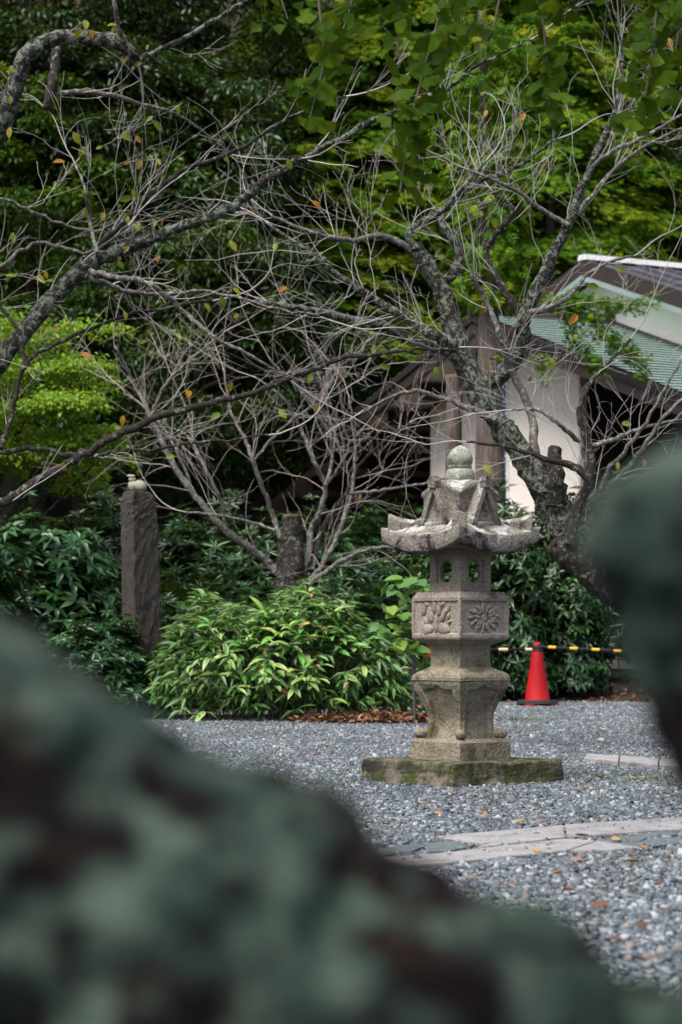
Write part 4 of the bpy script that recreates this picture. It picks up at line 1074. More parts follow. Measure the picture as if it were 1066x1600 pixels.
def shrub(px, ytop, d, kind, wpx, label, name='evergreen_shrub', group='evergreen shrubs in the hedge', rz=0.0):
    p = at(px, ytop, d); gz = float(terrain(np.float64(p[0]), np.float64(d))); h = p[2] - gz; w = wpx * d / F / 2
    t = empty(name, (p[0], d, gz), label, 'shrub', group)
    o = mobj('foliage', SH[kind], t); o.scale = (w, w, h / (2.25 if kind < 3 else 2.2)); o.rotation_euler = (0, 0, rz)
    T = Tubes()
    for k in range(7):
        a = rs.uniform(0, 6.28); e = np.array([math.cos(a) * w * .6, math.sin(a) * w * .5, h * rs.uniform(.55, .8)]); T.add(catmull([(math.cos(a) * .06, math.sin(a) * .06, -.05), e * [.4, .4, .5], e], 4), np.linspace(.022, .007, 9), 5)
    T.build('stems', M['bark_dark'], t)
    return t


for px, yt, d, kd, w, lb, rz in ((30, 752, 30, 1, 300, 'evergreen shrub at the left edge behind the larger leaved bush', .2), (180, 752, 31, 0, 300, 'evergreen shrub rising behind the stone pillar', 1.2), (310, 760, 30.5, 1, 290, 'evergreen hedge shrub right of the stone pillar', 2.1),
                                 (430, 772, 30, 0, 280, 'evergreen hedge shrub behind the sawn cherry stump', 3.0), (555, 768, 30.5, 1, 290, 'evergreen hedge shrub between stump and lantern', 4.0), (660, 765, 31, 0, 260, 'evergreen hedge shrub directly behind the lantern roof', 5.0),
                                 (300, 880, 27.2, 1, 240, 'low evergreen shrub just right of the pillar above the bamboo grass', 5.5), (400, 900, 26.8, 0, 230, 'low dark shrub behind the bamboo grass and left stump limb', .5), (540, 880, 27.5, 1, 260, 'low dark shrub behind the bamboo grass right of the stump', 2.7),
                                 (790, 745, 32, 1, 250, 'evergreen hedge shrub under the narrow window', 1.0), (930, 735, 31.5, 0, 280, 'evergreen hedge shrub under the dark right side of the hall', 2.0), (1050, 742, 31, 1, 280, 'evergreen hedge shrub at the right edge', 3.1)):
    shrub(px, yt, d, kd, w, lb, rz=rz)
shrub(75, 780, 25.5, 2, 290, 'bush with large bluish green leaves left of the stone pillar', 'leafy_bush', 'bushes with large leaves', .4)
shrub(-60, 800, 24.5, 2, 250, 'bush with large bluish green leaves at the left picture edge', 'leafy_bush', 'bushes with large leaves', 1.4)
shrub(150, 945, 23.0, 2, 200, 'low bluish leaved bush in front of the pillar foot', 'leafy_bush', 'bushes with large leaves', 2.4)
shrub(800, 815, 29.0, 3, 190, 'glossy dark shrub between lantern and cone', 'glossy_shrub', 'glossy shrubs behind the cone', .3)
shrub(890, 850, 29.6, 3, 170, 'glossy dark shrub behind the right cone beside the block wall', 'glossy_shrub', 'glossy shrubs behind the cone', 1.9)
shrub(700, 840, 28.4, 3, 200, 'glossy dark shrub hidden behind the lantern shaft', 'glossy_shrub', 'glossy shrubs behind the cone', 3.9)

# ------------------------------------------------------------------ bamboo grass
def lance(name, mats, margin, bend=0.25, st=6):
    """long leaf along +Y, unit length; five columns so that the withered margin is its own strip"""
    V = []; Q = []; mi = []
    for i in range(st + 1):
        t = i / st; w = 0.135 * math.sin(math.pi * min(1, t * 0.92 + 0.06)) ** 0.8 if i < st else 0.002; z = 0.06 * math.sin(t * 3) - bend * t * t
        for u in (-1, -0.72, 0, 0.72, 1): V.append((u * w, t, z + abs(u) * w * 0.35))
    for i in range(st):
        for j in range(4): Q.append((i * 5 + j, i * 5 + j + 1, i * 5 + j + 6, i * 5 + j + 5)); mi.append(1 if (margin and j in (0, 3)) else 0)
    return fast_mesh(name, V, np.array(Q), mats, mi=mi, smooth=True)


LF_G = [lance('leaf', [M['leaf_sasa']], False, b_) for b_ in (0.05, 0.16)]
LF_M = [lance('leaf', [M['leaf_sasa'], M['leaf_margin']], True, b_) for b_ in (0.12, 0.3)]
LF_T = [lance('leaf', [M['leaf_tan']], False, 0.35)]
sx0 = at(445, 990, 23.0)[0]
sasa = empty('bamboo_grass', (sx0, 23.0, 0), 'mound of bamboo grass with pale edged leaves beside the lantern', 'bamboo grass')
rb = np.random.default_rng(11)
cand = []
for k in range(1050):
    a = rb.uniform(0, 6.283); e = rb.random() ** 0.6
    x = -0.03 + 1.34 * e * math.cos(a); y = 0.95 * e * math.sin(a)
    hmax = 1.16 * max(0.12, 1 - 0.66 * e ** 3.6) * (1 + 0.10 * math.sin(x * 6) + 0.05 * math.sin(x * 13 + y * 4)) - 0.06 * abs(x)
    z = hmax * (rb.uniform(0.80, 1.0) if rb.random() < 0.5 else rb.uniform(0.15, 0.9))
    c = np.array([x, y, z]); out = np.array([math.cos(a) * e, math.sin(a) * e, 0])
    nl = rb.integers(4, 8); base_az = rb.uniform(0, 6.28)
    low = z < 0.62
    for j in range(nl):
        az_ = base_az + j * 6.283 / nl + rb.normal() * 0.3
        el = rb.normal(0.16, 0.25) if not low else rb.normal(-0.22, 0.35)
        dv = np.array([math.cos(az_) * math.cos(el), math.sin(az_) * math.cos(el), math.sin(el)]) + out * 0.45
        if y < 0: dv[1] -= 0.25
        cand.append((c + rb.normal(size=3) * 0.02, nrm(dv), nrm(np.array([0, -.25, 1]) + rb.normal(size=3) * 0.25), rb.uniform(0.12, 0.205), low))
# the leaves that show largest: those at the outside towards the court
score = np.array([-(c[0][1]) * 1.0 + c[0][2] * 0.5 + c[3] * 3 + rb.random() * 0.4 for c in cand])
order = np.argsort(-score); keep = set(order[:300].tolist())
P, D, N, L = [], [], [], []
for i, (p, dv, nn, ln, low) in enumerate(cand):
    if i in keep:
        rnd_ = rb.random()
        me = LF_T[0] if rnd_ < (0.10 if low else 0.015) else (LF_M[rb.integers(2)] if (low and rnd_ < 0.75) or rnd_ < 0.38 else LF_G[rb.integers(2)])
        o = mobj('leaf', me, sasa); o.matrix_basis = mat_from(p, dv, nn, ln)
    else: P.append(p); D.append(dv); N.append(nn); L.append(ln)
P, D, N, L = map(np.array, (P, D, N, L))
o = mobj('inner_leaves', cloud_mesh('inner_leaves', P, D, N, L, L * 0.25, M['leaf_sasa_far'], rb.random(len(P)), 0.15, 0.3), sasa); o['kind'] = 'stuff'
T = Tubes()
for k in range(150):
    a = rb.uniform(0, 6.28); e = rb.random() ** .5; x, y = 1.05 * e * math.cos(a), .75 * e * math.sin(a); h_ = 1.05 * (1 - .7 * e ** 3)
    T.add(catmull([(x * .85, y * .85, -.03), (x * .95, y * .95, h_ * .5), (x, y, h_)], 3), np.linspace(.006, .003, 7), 4)
o = T.build('canes', plain('bamboo_cane', (0.16, 0.15, 0.06), 0.5, 0.3, 9, 0), sasa); o['kind'] = 'stuff'

# bright sapling left of the lantern
HEART = []; hq = []
for i in range(7):
    t = i / 6; w = 0.40 * (math.sin(math.pi * (t * 0.80 + 0.20)) ** 0.9) if i < 6 else 0.0
    for u in (-1, 0, 1): HEART.append((u * w, t - (0.06 * abs(u) if i == 0 else 0), -0.25 * t * t + abs(u) * w * 0.18))
for i in range(6):
    for j in range(2): hq.append((i * 3 + j, i * 3 + j + 1, i * 3 + j + 4, i * 3 + j + 3))
HRT = fast_mesh('leaf', HEART, np.array(hq), M['leaf_sapling'], smooth=True)
sd_ = 21.0; s0 = at(648, 990, sd_)
sap = empty('leafy_sapling', (s0[0], sd_, 0), 'light green sapling with heart shaped leaves left of the lantern shaft', 'sapling')
T = Tubes(); lv = []
for (x, y) in ((612, 912), (628, 903), (650, 905), (664, 918), (640, 935), (610, 950), (632, 965), (655, 975), (600, 975), (622, 1000), (650, 1010), (668, 1030)):
    e = at(x, y, sd_ + rb.uniform(-.25, .25)); P_ = catmull([(s0[0], sd_, 0), ((s0[0] * 1.6 + e[0] * .4) / 2, sd_, e[2] * .6), e], 6) - np.array([s0[0], sd_, 0]); T.add(P_, np.linspace(.004, .002, len(P_)), 5)
    for j in range(4): lv.append((P_[-1 - (j // 2)] + rb.normal(size=3) * .02, rb.uniform(.11, .17)))
T.build('stem', M['twig_dark'], sap)
for p, ln in lv:
    a = rb.uniform(0, 6.28); o = mobj('leaf', HRT, sap); o.matrix_basis = mat_from(p, np.array([math.cos(a), math.sin(a) - .3, rb.uniform(-.5, .15)]), np.array([rb.normal() * .3, -.5, 1]), ln)

# ------------------------------------------------------------------ bare trees
def rot_about(v, ax, a):
    ax = nrm(ax); return v * math.cos(a) + np.cross(ax, v) * math.sin(a) + ax * (ax @ v) * (1 - math.cos(a))


def grow(T, p, d, L, r, lvl, rng, up=0.05, wig=0.10, kids=(1, 4), tips=None):
    n = int(np.clip(L / 0.05, 4, 12)); P = [p]; d = nrm(d); ds = []; curl = rng.normal(size=3) * 0.07
    for i in range(n):
        kink = 2.2 if rng.random() < 0.18 else 1.0
        d = nrm(d + curl + rng.normal(size=3) * wig * kink * np.array([1, 0.7, 1]) + np.array([0, 0, up])); P.append(P[-1] + d * L / n); ds.append(d)
    rad = r * (1 - 0.72 * np.linspace(0, 1, n + 1) ** 0.8); rad = np.maximum(rad, 0.0009)
    T.add(P, rad, 5 if r > 0.006 else 4 if r > 0.003 else 3)
    if tips is not None: tips.append((P[-1], d))
    if lvl > 0:
        for k in range(rng.integers(*kids)):
            t = rng.uniform(0.15, 0.9); i = min(n - 1, int(t * n)); ax = rng.normal(size=3) * np.array([.5, 1, .5])
            grow(T, P[i], rot_about(ds[i], ax, rng.uniform(0.3, 0.85) * rng.choice([-1, 1])), L * rng.uniform(0.35, 0.8), max(0.0011, rad[i] * rng.uniform(.5, .8)), lvl - 1, rng, up, wig, kids, tips)


LEAFC = []
for b_ in (0.15, 0.4):
    V = []; Q = []
    for i in range(6):
        t = i / 5; w = 0.27 * math.sin(math.pi * min(1, t * .95 + .05)) ** .8 if i < 5 else .003
        for u in (-1, 0, 1): V.append((u * w, t, -b_ * t * t + abs(u) * w * .3))
    for i in range(5):
        for j in range(2): Q.append((i * 3 + j, i * 3 + j + 1, i * 3 + j + 4, i * 3 + j + 3))
    LEAFC.append(fast_mesh('leaf', V, np.array(Q), M['leaf_cherry'], smooth=True))


def bare_tree(root, org, branches, d, rng, tw_len, tw_lvl, dens, twig_mat, up=0.04, r_scale=1.0, kids=(1, 4), depth_jit=0.25, tips=None):
    """branches: (points [(px, py, radius px)], bark, twig density factor, depth offset)"""
    for pts_, bark, dn, dz in branches:
        n = len(pts_); dd = d + dz + np.cumsum(rng.normal(size=n) * depth_jit * 0.3)
        P = np.array([at(px, py, dd[i]) for i, (px, py, _) in enumerate(pts_)]); r = np.array([q_[2] for q_ in pts_]) * d / F * r_scale
        Pc = catmull(P, 7); rc = np.interp(np.linspace(0, 1, len(Pc)), np.linspace(0, 1, n), r)
        seg = np.linalg.norm(np.diff(Pc, axis=0), axis=1).mean()
        Pc = Pc + rng.normal(size=Pc.shape) * np.minimum(seg * 0.10, 0.012)
        T = Tubes(); sides = 12 if r.max() > 0.04 else 8
        T.add(Pc - org, rc, sides, True)
        V = T.V[0]
        for i in range(len(V)): V[i] += np.array(mn.noise_vector(Vector(V[i]) * 16)) * rc[i // sides] * 0.22
        b_ = T.build('branch', M[bark], root)
        if dn <= 0: continue
        T2 = Tubes(); tot = seg * len(Pc); m_ = int(tot * dens * dn)
        for k in range(m_):
            i = int(rng.uniform(0.08, 0.999) * (len(Pc) - 1)); tg = nrm(Pc[min(i + 1, len(Pc) - 1)] - Pc[max(i - 1, 0)])
            ax = rng.normal(size=3) * np.array([.4, 1, .4])
            dv = rot_about(tg, ax, rng.uniform(0.4, 1.1) * rng.choice([-1, 1])) + np.array([0, 0, .12])
            grow(T2, Pc[i] - org, dv, tw_len * rng.uniform(.35, 1.15), min(max(.0016, rc[i] * rng.uniform(.14, .30)), 0.0036), tw_lvl, rng, up, kids=kids, tips=tips)
        dv = nrm(Pc[-1] - Pc[-3]); grow(T2, Pc[-1] - org, dv, tw_len, min(max(rc[-1] * .9, .003), .005), tw_lvl, rng, up, kids=kids, tips=tips)
        o = T2.build('twigs', M[twig_mat], b_); o['kind'] = 'stuff'


def hang_leaves(root, tips, n, rng, size):
    for k in range(n):
        p, dv = tips[rng.integers(len(tips))]; o = mobj('leaf', LEAFC[rng.integers(2)], root)
        o.matrix_basis = mat_from(p, np.array([rng.normal() * .6, -.2 + rng.normal() * .3, -.6 + rng.normal() * .4]), np.array([rng.normal() * .5, -1, .5 + rng.normal() * .4]), rng.uniform(*size))


rt = np.random.default_rng(33)
# right cherry
dA = 17.0; oA = at(1105, 1000, dA); oA[2] = 0
tA = empty('cherry_tree', oA, 'bare lichen covered cherry tree leaning left behind the lantern', 'tree')
mobj('trunk', None, tA) if False else None
PA = [(1105, 1190, 44), (1095, 1080, 44), (1055, 985, 43), (985, 915, 42), (920, 862, 40), (880, 812, 36), (850, 760, 31), (812, 705, 25), (775, 655, 23), (745, 605, 22), (718, 540, 21), (695, 465, 20), (668, 415, 19), (648, 385, 15)]
P = catmull(np.array([at(x, y, dA) for x, y, _ in PA]), 8); r_ = np.interp(np.linspace(0, 1, len(P)), np.linspace(0, 1, len(PA)), [q_[2] * 0.76 * dA / F for q_ in PA])
T = Tubes(); T.add(P - oA, r_, 22, True); V = T.V[0]
for i in range(len(V)):
    v_ = Vector(V[i]); V[i] += (np.array(mn.noise_vector(v_ * 9)) * .35 + np.array(mn.noise_vector(v_ * 26)) * .22 + np.array(mn.noise_vector(v_ * 60)) * .12) * r_[i // 22]
T.build('trunk', M['bark_lichen'], tA)
tipsA = []
BA = [([(868, 790, 16), (868, 745, 14), (866, 712, 11), (868, 700, 10)], 'bark_dark', 0, -.1),
      ([(975, 925, 30), (930, 893, 28), (895, 866, 24), (874, 852, 22)], 'bark_dark', 0, -.15),
      ([(762, 640, 14), (748, 612, 14), (790, 580, 14), (815, 540, 13), (820, 495, 12), (850, 430, 10), (888, 350, 8), (925, 255, 6), (960, 175, 4), (972, 100, 2.5), (968, 40, 1.5)], 'bark_lichen', 1.0, 0),
      ([(848, 770, 7), (836, 700, 7), (828, 640, 6.5), (800, 580, 6), (780, 520, 5), (760, 470, 4), (735, 430, 3)], 'bark_grey', 1.0, -.1),
      ([(712, 545, 9), (680, 525, 8), (640, 500, 7), (590, 470, 6), (530, 430, 4.5), (470, 385, 3), (420, 350, 2)], 'bark_lichen', 1.2, -.1),
      ([(725, 585, 9), (705, 555, 8.5), (655, 535, 8), (600, 508, 7), (540, 497, 5.5), (470, 480, 4), (400, 470, 2.5)], 'bark_lichen', 1.2, .1),
      ([(690, 450, 8), (720, 400, 7), (690, 340, 6), (745, 285, 5), (800, 265, 3.5), (870, 215, 2.5)], 'bark_lichen', 1.2, .15),
      ([(652, 392, 7), (640, 360, 6), (690, 330, 5), (725, 290, 4), (760, 250, 2)], 'bark_lichen', 1.2, -.1),
      ([(648, 390, 6), (600, 370, 5), (540, 375, 4), (480, 360, 3), (420, 335, 2)], 'bark_grey', 1.2, 0),
      ([(818, 500, 7), (780, 440, 6), (760, 390, 5), (800, 330, 4), (770, 300, 3)], 'bark_dark', 1.1, .1),
      ([(888, 352, 4), (850, 330, 4), (810, 300, 3.5), (770, 280, 3), (730, 265, 2)], 'bark_grey', 1.0, 0),
      ([(922, 262, 4), (960, 235, 4), (1010, 212, 3), (1066, 180, 2.5), (1110, 160, 2)], 'bark_grey', 1.2, 0),
      ([(890, 345, 4), (930, 300, 3.5), (990, 240, 3), (1066, 200, 2)], 'bark_grey', 1.0, .2),
      ([(820, 490, 5), (880, 470, 4), (930, 420, 3), (990, 400, 2)], 'bark_grey', .9, -.1),
      ([(775, 655, 6), (700, 625, 4), (640, 612, 3), (570, 640, 2)], 'bark_grey', .8, -.2),
      ([(890, 850, 10), (900, 800, 9), (922, 745, 8), (918, 690, 6), (905, 640, 4), (930, 590, 3), (985, 530, 2)], 'bark_dark', 0.72, -.2),
      ([(921, 748, 7), (895, 728, 6), (855, 718, 4.5), (800, 700, 3), (730, 690, 2)], 'bark_dark', 0.60, -.25),
      ([(900, 800, 6), (940, 770, 5), (990, 720, 4), (1040, 650, 3), (1090, 600, 2)], 'bark_grey', 0.78, -.2),
      ([(908, 870, 6), (920, 810, 5), (950, 740, 4), (1010, 660, 3), (1066, 560, 2)], 'bark_grey', 0.72, 0),
      ([(905, 790, 5), (960, 755, 4), (1020, 740, 3), (1080, 725, 2)], 'bark_grey', 0.72, .1),
      ([(912, 700, 5), (950, 690, 4), (1000, 670, 3), (1070, 655, 2)], 'bark_grey', 0.78, -.1),
      ([(905, 690, 4), (870, 660, 3.5), (840, 640, 3), (800, 640, 2)], 'bark_grey', 0.72, -.1)]
bare_tree(tA, oA, BA, dA, rt, 0.85, 2, 6.2, 'twig', tips=tipsA)
hang_leaves(tA, tipsA, 34, rt, (.055, .095))

# middle cherry: sawn stump with regrown limbs
dB = 24.2; oB = at(456, 1000, dB); oB[2] = 0
tB = empty('cherry_tree', oB, 'sawn off cherry stump with regrown bare limbs behind the bamboo grass', 'tree', None)
PB = [(456, 1110, 30), (456, 1000, 28), (455, 935, 25), (455, 895, 24), (454, 860, 20), (455, 830, 16), (456, 806, 14)]
P = catmull(np.array([at(x, y, dB) for x, y, _ in PB]), 8); r_ = np.interp(np.linspace(0, 1, len(P)), np.linspace(0, 1, len(PB)), [q_[2] * dB / F for q_ in PB])
T = Tubes(); T.add(P - oB, r_, 20, True); V = T.V[0]
for i in range(len(V)):
    v_ = Vector(V[i]); V[i] += (np.array(mn.noise_vector(v_ * 8)) * .3 + np.array(mn.noise_vector(v_ * 24)) * .22) * r_[min(i // 20, len(r_) - 1)] * np.array([1, 1, .3])
T.build('trunk', M['bark_dark'], tB)
bm = bmesh.new(); bmesh.ops.create_cone(bm, cap_ends=True, segments=20, radius1=.088, radius2=.084, depth=.03); roughen(bm, .006, 30); o = bobj('sawn_top', bm, M['cut_wood'], tB); o.location = at(456, 806, dB) - oB
tipsB = []
BB = [([(445, 905, 11), (425, 885, 10), (395, 860, 9), (350, 825, 8), (305, 775, 7), (265, 715, 6), (235, 650, 5), (205, 590, 4), (180, 540, 3)], 'bark_grey', 1.0, 0),
      ([(352, 826, 4), (348, 790, 4), (330, 750, 4), (305, 700, 4), (295, 650, 3), (270, 590, 2)], 'bark_grey', 1.2, 0),
      ([(440, 845, 6), (430, 815, 6), (415, 775, 5), (395, 720, 5), (385, 690, 4), (360, 640, 3), (350, 580, 2)], 'bark_grey', 1.2, 0),
      ([(472, 905, 9), (482, 870, 8), (486, 830, 7), (500, 800, 6), (508, 760, 5.5), (490, 720, 5), (470, 670, 4), (440, 620, 3), (400, 590, 2)], 'bark_grey', 1.3, 0),
      ([(488, 895, 8), (495, 850, 7), (520, 800, 7), (543, 770, 6), (560, 730, 4), (600, 690, 3), (640, 660, 2)], 'bark_dark', 1.3, 0),
      ([(480, 915, 6), (505, 880, 5.5), (530, 830, 5), (548, 775, 4), (555, 700, 3), (545, 620, 2)], 'bark_grey', 1.2, -.1),
      ([(478, 918, 6), (520, 885, 5), (570, 860, 4), (620, 855, 3), (680, 865, 2)], 'bark_grey', 1.0, -.15),
      ([(545, 772, 4), (600, 765, 3), (660, 755, 2.5), (720, 740, 2)], 'bark_grey', 1.0, -.1),
      ([(505, 765, 4), (530, 730, 3.5), (545, 690, 3), (520, 640, 2.5), (500, 590, 2)], 'bark_grey', 1.3, .1),
      ([(508, 760, 4), (520, 710, 4), (505, 660, 3), (470, 610, 2.5), (420, 560, 2)], 'bark_grey', 1.3, .1),
      ([(430, 830, 3.5), (390, 815, 3), (340, 805, 2.5), (290, 800, 2)], 'bark_grey', .8, -.1),
      ([(235, 652, 4), (260, 600, 3.5), (300, 560, 3), (350, 520, 2)], 'bark_grey', 1.4, 0),
      ([(395, 722, 3.5), (430, 680, 3), (480, 640, 2.5), (540, 610, 2)], 'bark_grey', 1.4, 0),
      ([(305, 777, 3.5), (270, 690, 3), (230, 640, 3), (190, 610, 2)], 'bark_grey', 1.2, .1)]
bare_tree(tB, oB, BB, dB, rt, 1.15, 2, 2.7, 'twig_red', r_scale=0.72, tips=tipsB)
hang_leaves(tB, tipsB, 18, rt, (.08, .13))

# left cherry, trunk outside the picture, limbs reaching in
dC = 11.5; oC = np.array([-2.7, dC, 0.0])
tC = empty('cherry_tree', oC, 'cherry tree outside the left edge whose long dark limbs cross the picture', 'tree', None)
mobj('trunk', trunk_mesh([(0, 0, -.1), (.05, 0, .6), (-.05, .1, 1.2), (.05, 0, 2.0), (.1, 0, 2.9), (.3, 0, 3.6)], [.2, .16, .15, .13, .10, .06], M['bark_lichen'], 16, .1), tC)
tipsC = []
XL = -350
BC = [([(XL, 900, 26), (-150, 720, 22), (0, 565, 17), (85, 460, 16), (170, 400, 13), (240, 372, 11), (330, 338, 9.5), (375, 315, 9), (425, 275, 8), (500, 235, 6.5), (590, 185, 5), (680, 150, 4), (760, 95, 3), (830, 60, 2)], 'bark_lichen', .55, 0),
      ([(90, 462, 9), (110, 430, 8.5), (170, 370, 7), (230, 310, 6), (290, 265, 5), (370, 235, 4), (450, 185, 3), (540, 150, 2)], 'bark_dark', .7, .1),
      ([(XL, 940, 16), (-120, 850, 13), (0, 788, 9), (60, 750, 8.5), (130, 712, 8), (220, 662, 7), (300, 637, 6), (400, 612, 5), (470, 585, 4.5), (540, 560, 4), (640, 548, 3), (720, 545, 2)], 'bark_dark', .35, -.1),
      ([(XL, 330, 26), (-120, 300, 22), (-40, 250, 19), (5, 190, 18), (35, 100, 16), (70, 66, 14), (130, 58, 13), (190, 68, 12), (215, 96, 8)], 'bark_lichen', .3, .1),
      ([(90, 62, 10), (85, 110, 9), (78, 140, 9), (72, 170, 8)], 'bark_dark', 0, .15),
      ([(213, 96, 6), (240, 82, 5.5), (290, 58, 5), (350, 22, 4.5), (410, -15, 4), (480, -60, 3)], 'bark_lichen', .3, .1),
      ([(186, 66, 5), (184, 40, 5), (180, 10, 4.5), (174, -40, 4)], 'bark_grey', .2, .1),
      ([(84, 148, 5), (130, 142, 5.5), (180, 150, 5), (230, 165, 4), (280, 180, 3), (330, 215, 2.5), (360, 240, 2)], 'bark_grey', 1.0, .1),
      ([(0, 700, 4), (15, 660, 4.5), (40, 570, 4.5), (75, 545, 4), (150, 510, 3.5), (230, 485, 3), (330, 468, 2.5)], 'bark_dark', .9, -.1),
      ([(40, 572, 4), (30, 520, 4), (0, 480, 3.5), (-60, 430, 3)], 'bark_dark', .3, -.1),
      ([(XL, 760, 10), (-100, 720, 7), (0, 708, 5), (60, 700, 4.5), (130, 712, 4), (200, 705, 3), (330, 690, 2.5), (420, 680, 2)], 'bark_dark', .4, .1),
      ([(140, 425, 6), (180, 432, 5), (235, 445, 5), (290, 490, 4.5), (340, 530, 3.5), (400, 560, 3), (450, 590, 2)], 'bark_grey', 1.1, -.1),
      ([(135, 430, 5), (200, 455, 4), (270, 460, 3.5), (330, 455, 3), (420, 480, 2.5), (500, 495, 2)], 'bark_grey', 1.1, -.1),
      ([(XL, 600, 8), (-100, 480, 6), (0, 420, 4), (60, 380, 3.5), (140, 395, 3), (200, 350, 2)], 'bark_grey', 1.0, 0),
      ([(152, 395, 4), (140, 340, 4), (135, 300, 3), (120, 260, 2)], 'bark_grey', .8, -.1),
      ([(XL, 420, 8), (-80, 320, 5), (0, 310, 3.5), (70, 340, 3), (150, 360, 2.5), (210, 330, 2)], 'bark_grey', 1.0, 0)]
bare_tree(tC, oC, BC, dC, rt, 0.52, 2, 4.6, 'twig', r_scale=0.85, tips=tipsC)
tl = [t for t in tipsC if (at(-20, 0, dC)[0] - oC[0]) < t[0][0] < (at(230, 0, dC)[0] - oC[0]) and t[0][2] > at(0, 560, dC)[2]]
hang_leaves(tC, tl, 46, rt, (.038, .066)); hang_leaves(tC, tipsC, 26, rt, (.035, .058))

# thin bare saplings beside the cone
for x0, y0_, x1, y1_, d_, lb in ((866, 1075, 870, 945, 25.2, 'thin bare sapling stick right of the cone'), (905, 1062, 906, 915, 28.0, 'slim dark stem with tufts of leaves beside the block wall')):
    a_ = np.array([*gp(x0, y0_ + 14, 0.0), 0.0]); a_[2] = float(terrain(np.float64(a_[0]), np.float64(a_[1]))); b_ = at(x1, y1_, a_[1])
    t = empty('bare_sapling', a_, lb, 'sapling'); T = Tubes(); P_ = catmull([a_, (a_ + b_) / 2 + [.03, 0, 0], b_], 6) - a_
    T.add(P_, np.linspace(.012 if d_ < 26 else .03, .004, len(P_)), 6); T.build('stem', M['twig'] if d_ < 26 else M['bark_dark'], t)
    T = Tubes()
    for k in range(14): grow(T, P_[rt.integers(4, len(P_))], np.array([rt.normal(), rt.normal() * .4, .5]), .13, .003, 0, rt)
    T.build('twigs', M['twig'], t)['kind'] = 'stuff'
    if d_ > 26:
        n = 90; p = P_[rt.integers(3, len(P_), n)] + rt.normal(size=(n, 3)) * .10
        mobj('foliage', cloud_mesh('foliage', p, rt.normal(size=(n, 3)) + [0, -.3, -.2], rt.normal(size=(n, 3)) * .3 + [0, -.3, 1], rt.uniform(.1, .17, n), rt.uniform(.035, .055, n), M['leaf_hedge'], rt.random(n)), t)

# ------------------------------------------------------------------ ginkgo twigs hanging into the top of the picture
V = [(0, 0, 0), (0.012, -0.45, -0.06), (-0.012, -0.45, -0.06)]; nA = 15
for k in range(nA):
    a_ = R(-62 + 124 * k / (nA - 1)); rr4 = 1.0 - (0.20 if k == 7 else 0.05 if k in (6, 8) else 0) - 0.025 * math.sin(k * 2.3); V.append((rr4 * math.sin(a_), rr4 * math.cos(a_), 0.06 * math.sin(k * 0.9) + 0.15 * abs(math.sin(a_))))
GK = fast_mesh('leaf', V, [np.array([[0, 3 + k + 1, 3 + k] for k in range(nA - 1)] + [[0, 2, 1]])], M['leaf_ginkgo'])
dG = 9.0; oG = np.array([2.6, 8.4, 0.0])
gk = empty('ginkgo_tree', oG, 'ginkgo tree whose green fan leaves hang into the top of the picture', 'tree')
mobj('trunk', trunk_mesh([(0, 0, -.1), (0, 0, 1.2), (.05, 0, 2.6), (0, 0, 4.2), (.05, 0, 5.6)], [.2, .17, .15, .12, .08], M['bark_forest'], 14, .06), gk)
rgk = np.random.default_rng(91)
STR = [([(470, -180), (490, -60), (500, 20), (505, 100), (480, 200)], 34), ([(560, -190), (560, -60), (545, 20), (520, 90)], 22), ([(660, -200), (700, -90), (690, 10), (665, 100), (640, 200), (625, 300)], 72), ([(640, -200), (620, -60), (625, 40), (615, 120)], 24),
       ([(760, -200), (735, -80), (720, 0), (690, 70)], 30), ([(860, -210), (845, -80), (848, 20), (855, 100), (858, 165)], 40), ([(930, -210), (905, -60), (890, 0), (880, 40)], 16), ([(1010, -220), (1030, -60), (1025, 30), (1015, 110), (1000, 190)], 44), ([(1090, -200), (1080, -60), (1062, 40), (1050, 120)], 24),
       ([(800, -200), (790, -70), (780, 0), (770, 50)], 16), ([(960, -200), (985, -60), (995, 10), (990, 60)], 16), ([(430, -180), (425, -60), (440, 0), (450, 30)], 9)]
limb = catmull([(-.02, 0, 3.6), at(1250, -350, dG) - oG, at(1000, -260, dG) - oG, at(760, -215, dG) - oG, at(560, -195, dG) - oG, at(400, -175, dG) - oG], 6)
T = Tubes(); T.add(limb, np.linspace(.055, .012, len(limb)), 8); lb_ = T.build('branch', M['bark_forest'], gk)
extra = []; cnt = 0
for pts_, nlv in STR:
    dd = dG + rgk.uniform(-.35, .35); P_ = catmull([at(x, y, dd) for x, y in pts_], 8) - oG
    T = Tubes(); T.add(P_, np.linspace(.008, .0025, len(P_)), 6); T.build('twig', M['twig_dark'], lb_)
    lo_i = int(len(P_) * .28)
    for k in range(nlv):
        i = rgk.integers(lo_i, len(P_)); p = P_[i] + rgk.normal(size=3) * np.array([.036, .045, .03])
        dv = nrm(np.array([rgk.normal() * .55, -.15 + rgk.normal() * .35, -.75 + rgk.normal() * .45])); nn = np.array([rgk.normal() * .55, -1, .25 + rgk.normal() * .5])
        if cnt < 300: o = mobj('leaf', GK, gk); o.matrix_basis = mat_from(p, dv, nn, rgk.uniform(.046, .066)); cnt += 1
        else: extra.append((p, dv, nn))
if extra:
    P, D, N = (np.array([e[k] for e in extra]) for k in range(3))
    mm = leafmat('ginkgo_leaf_rest', [G(.014, .036, .002), G(.055, .094, .006)], 0.55, 0.45, 0.06)
    o = mobj('more_leaves', cloud_mesh('more_leaves', P, D, N, np.full(len(P), .05), np.full(len(P), .06), mm, rgk.random(len(P))), gk); o['kind'] = 'stuff'

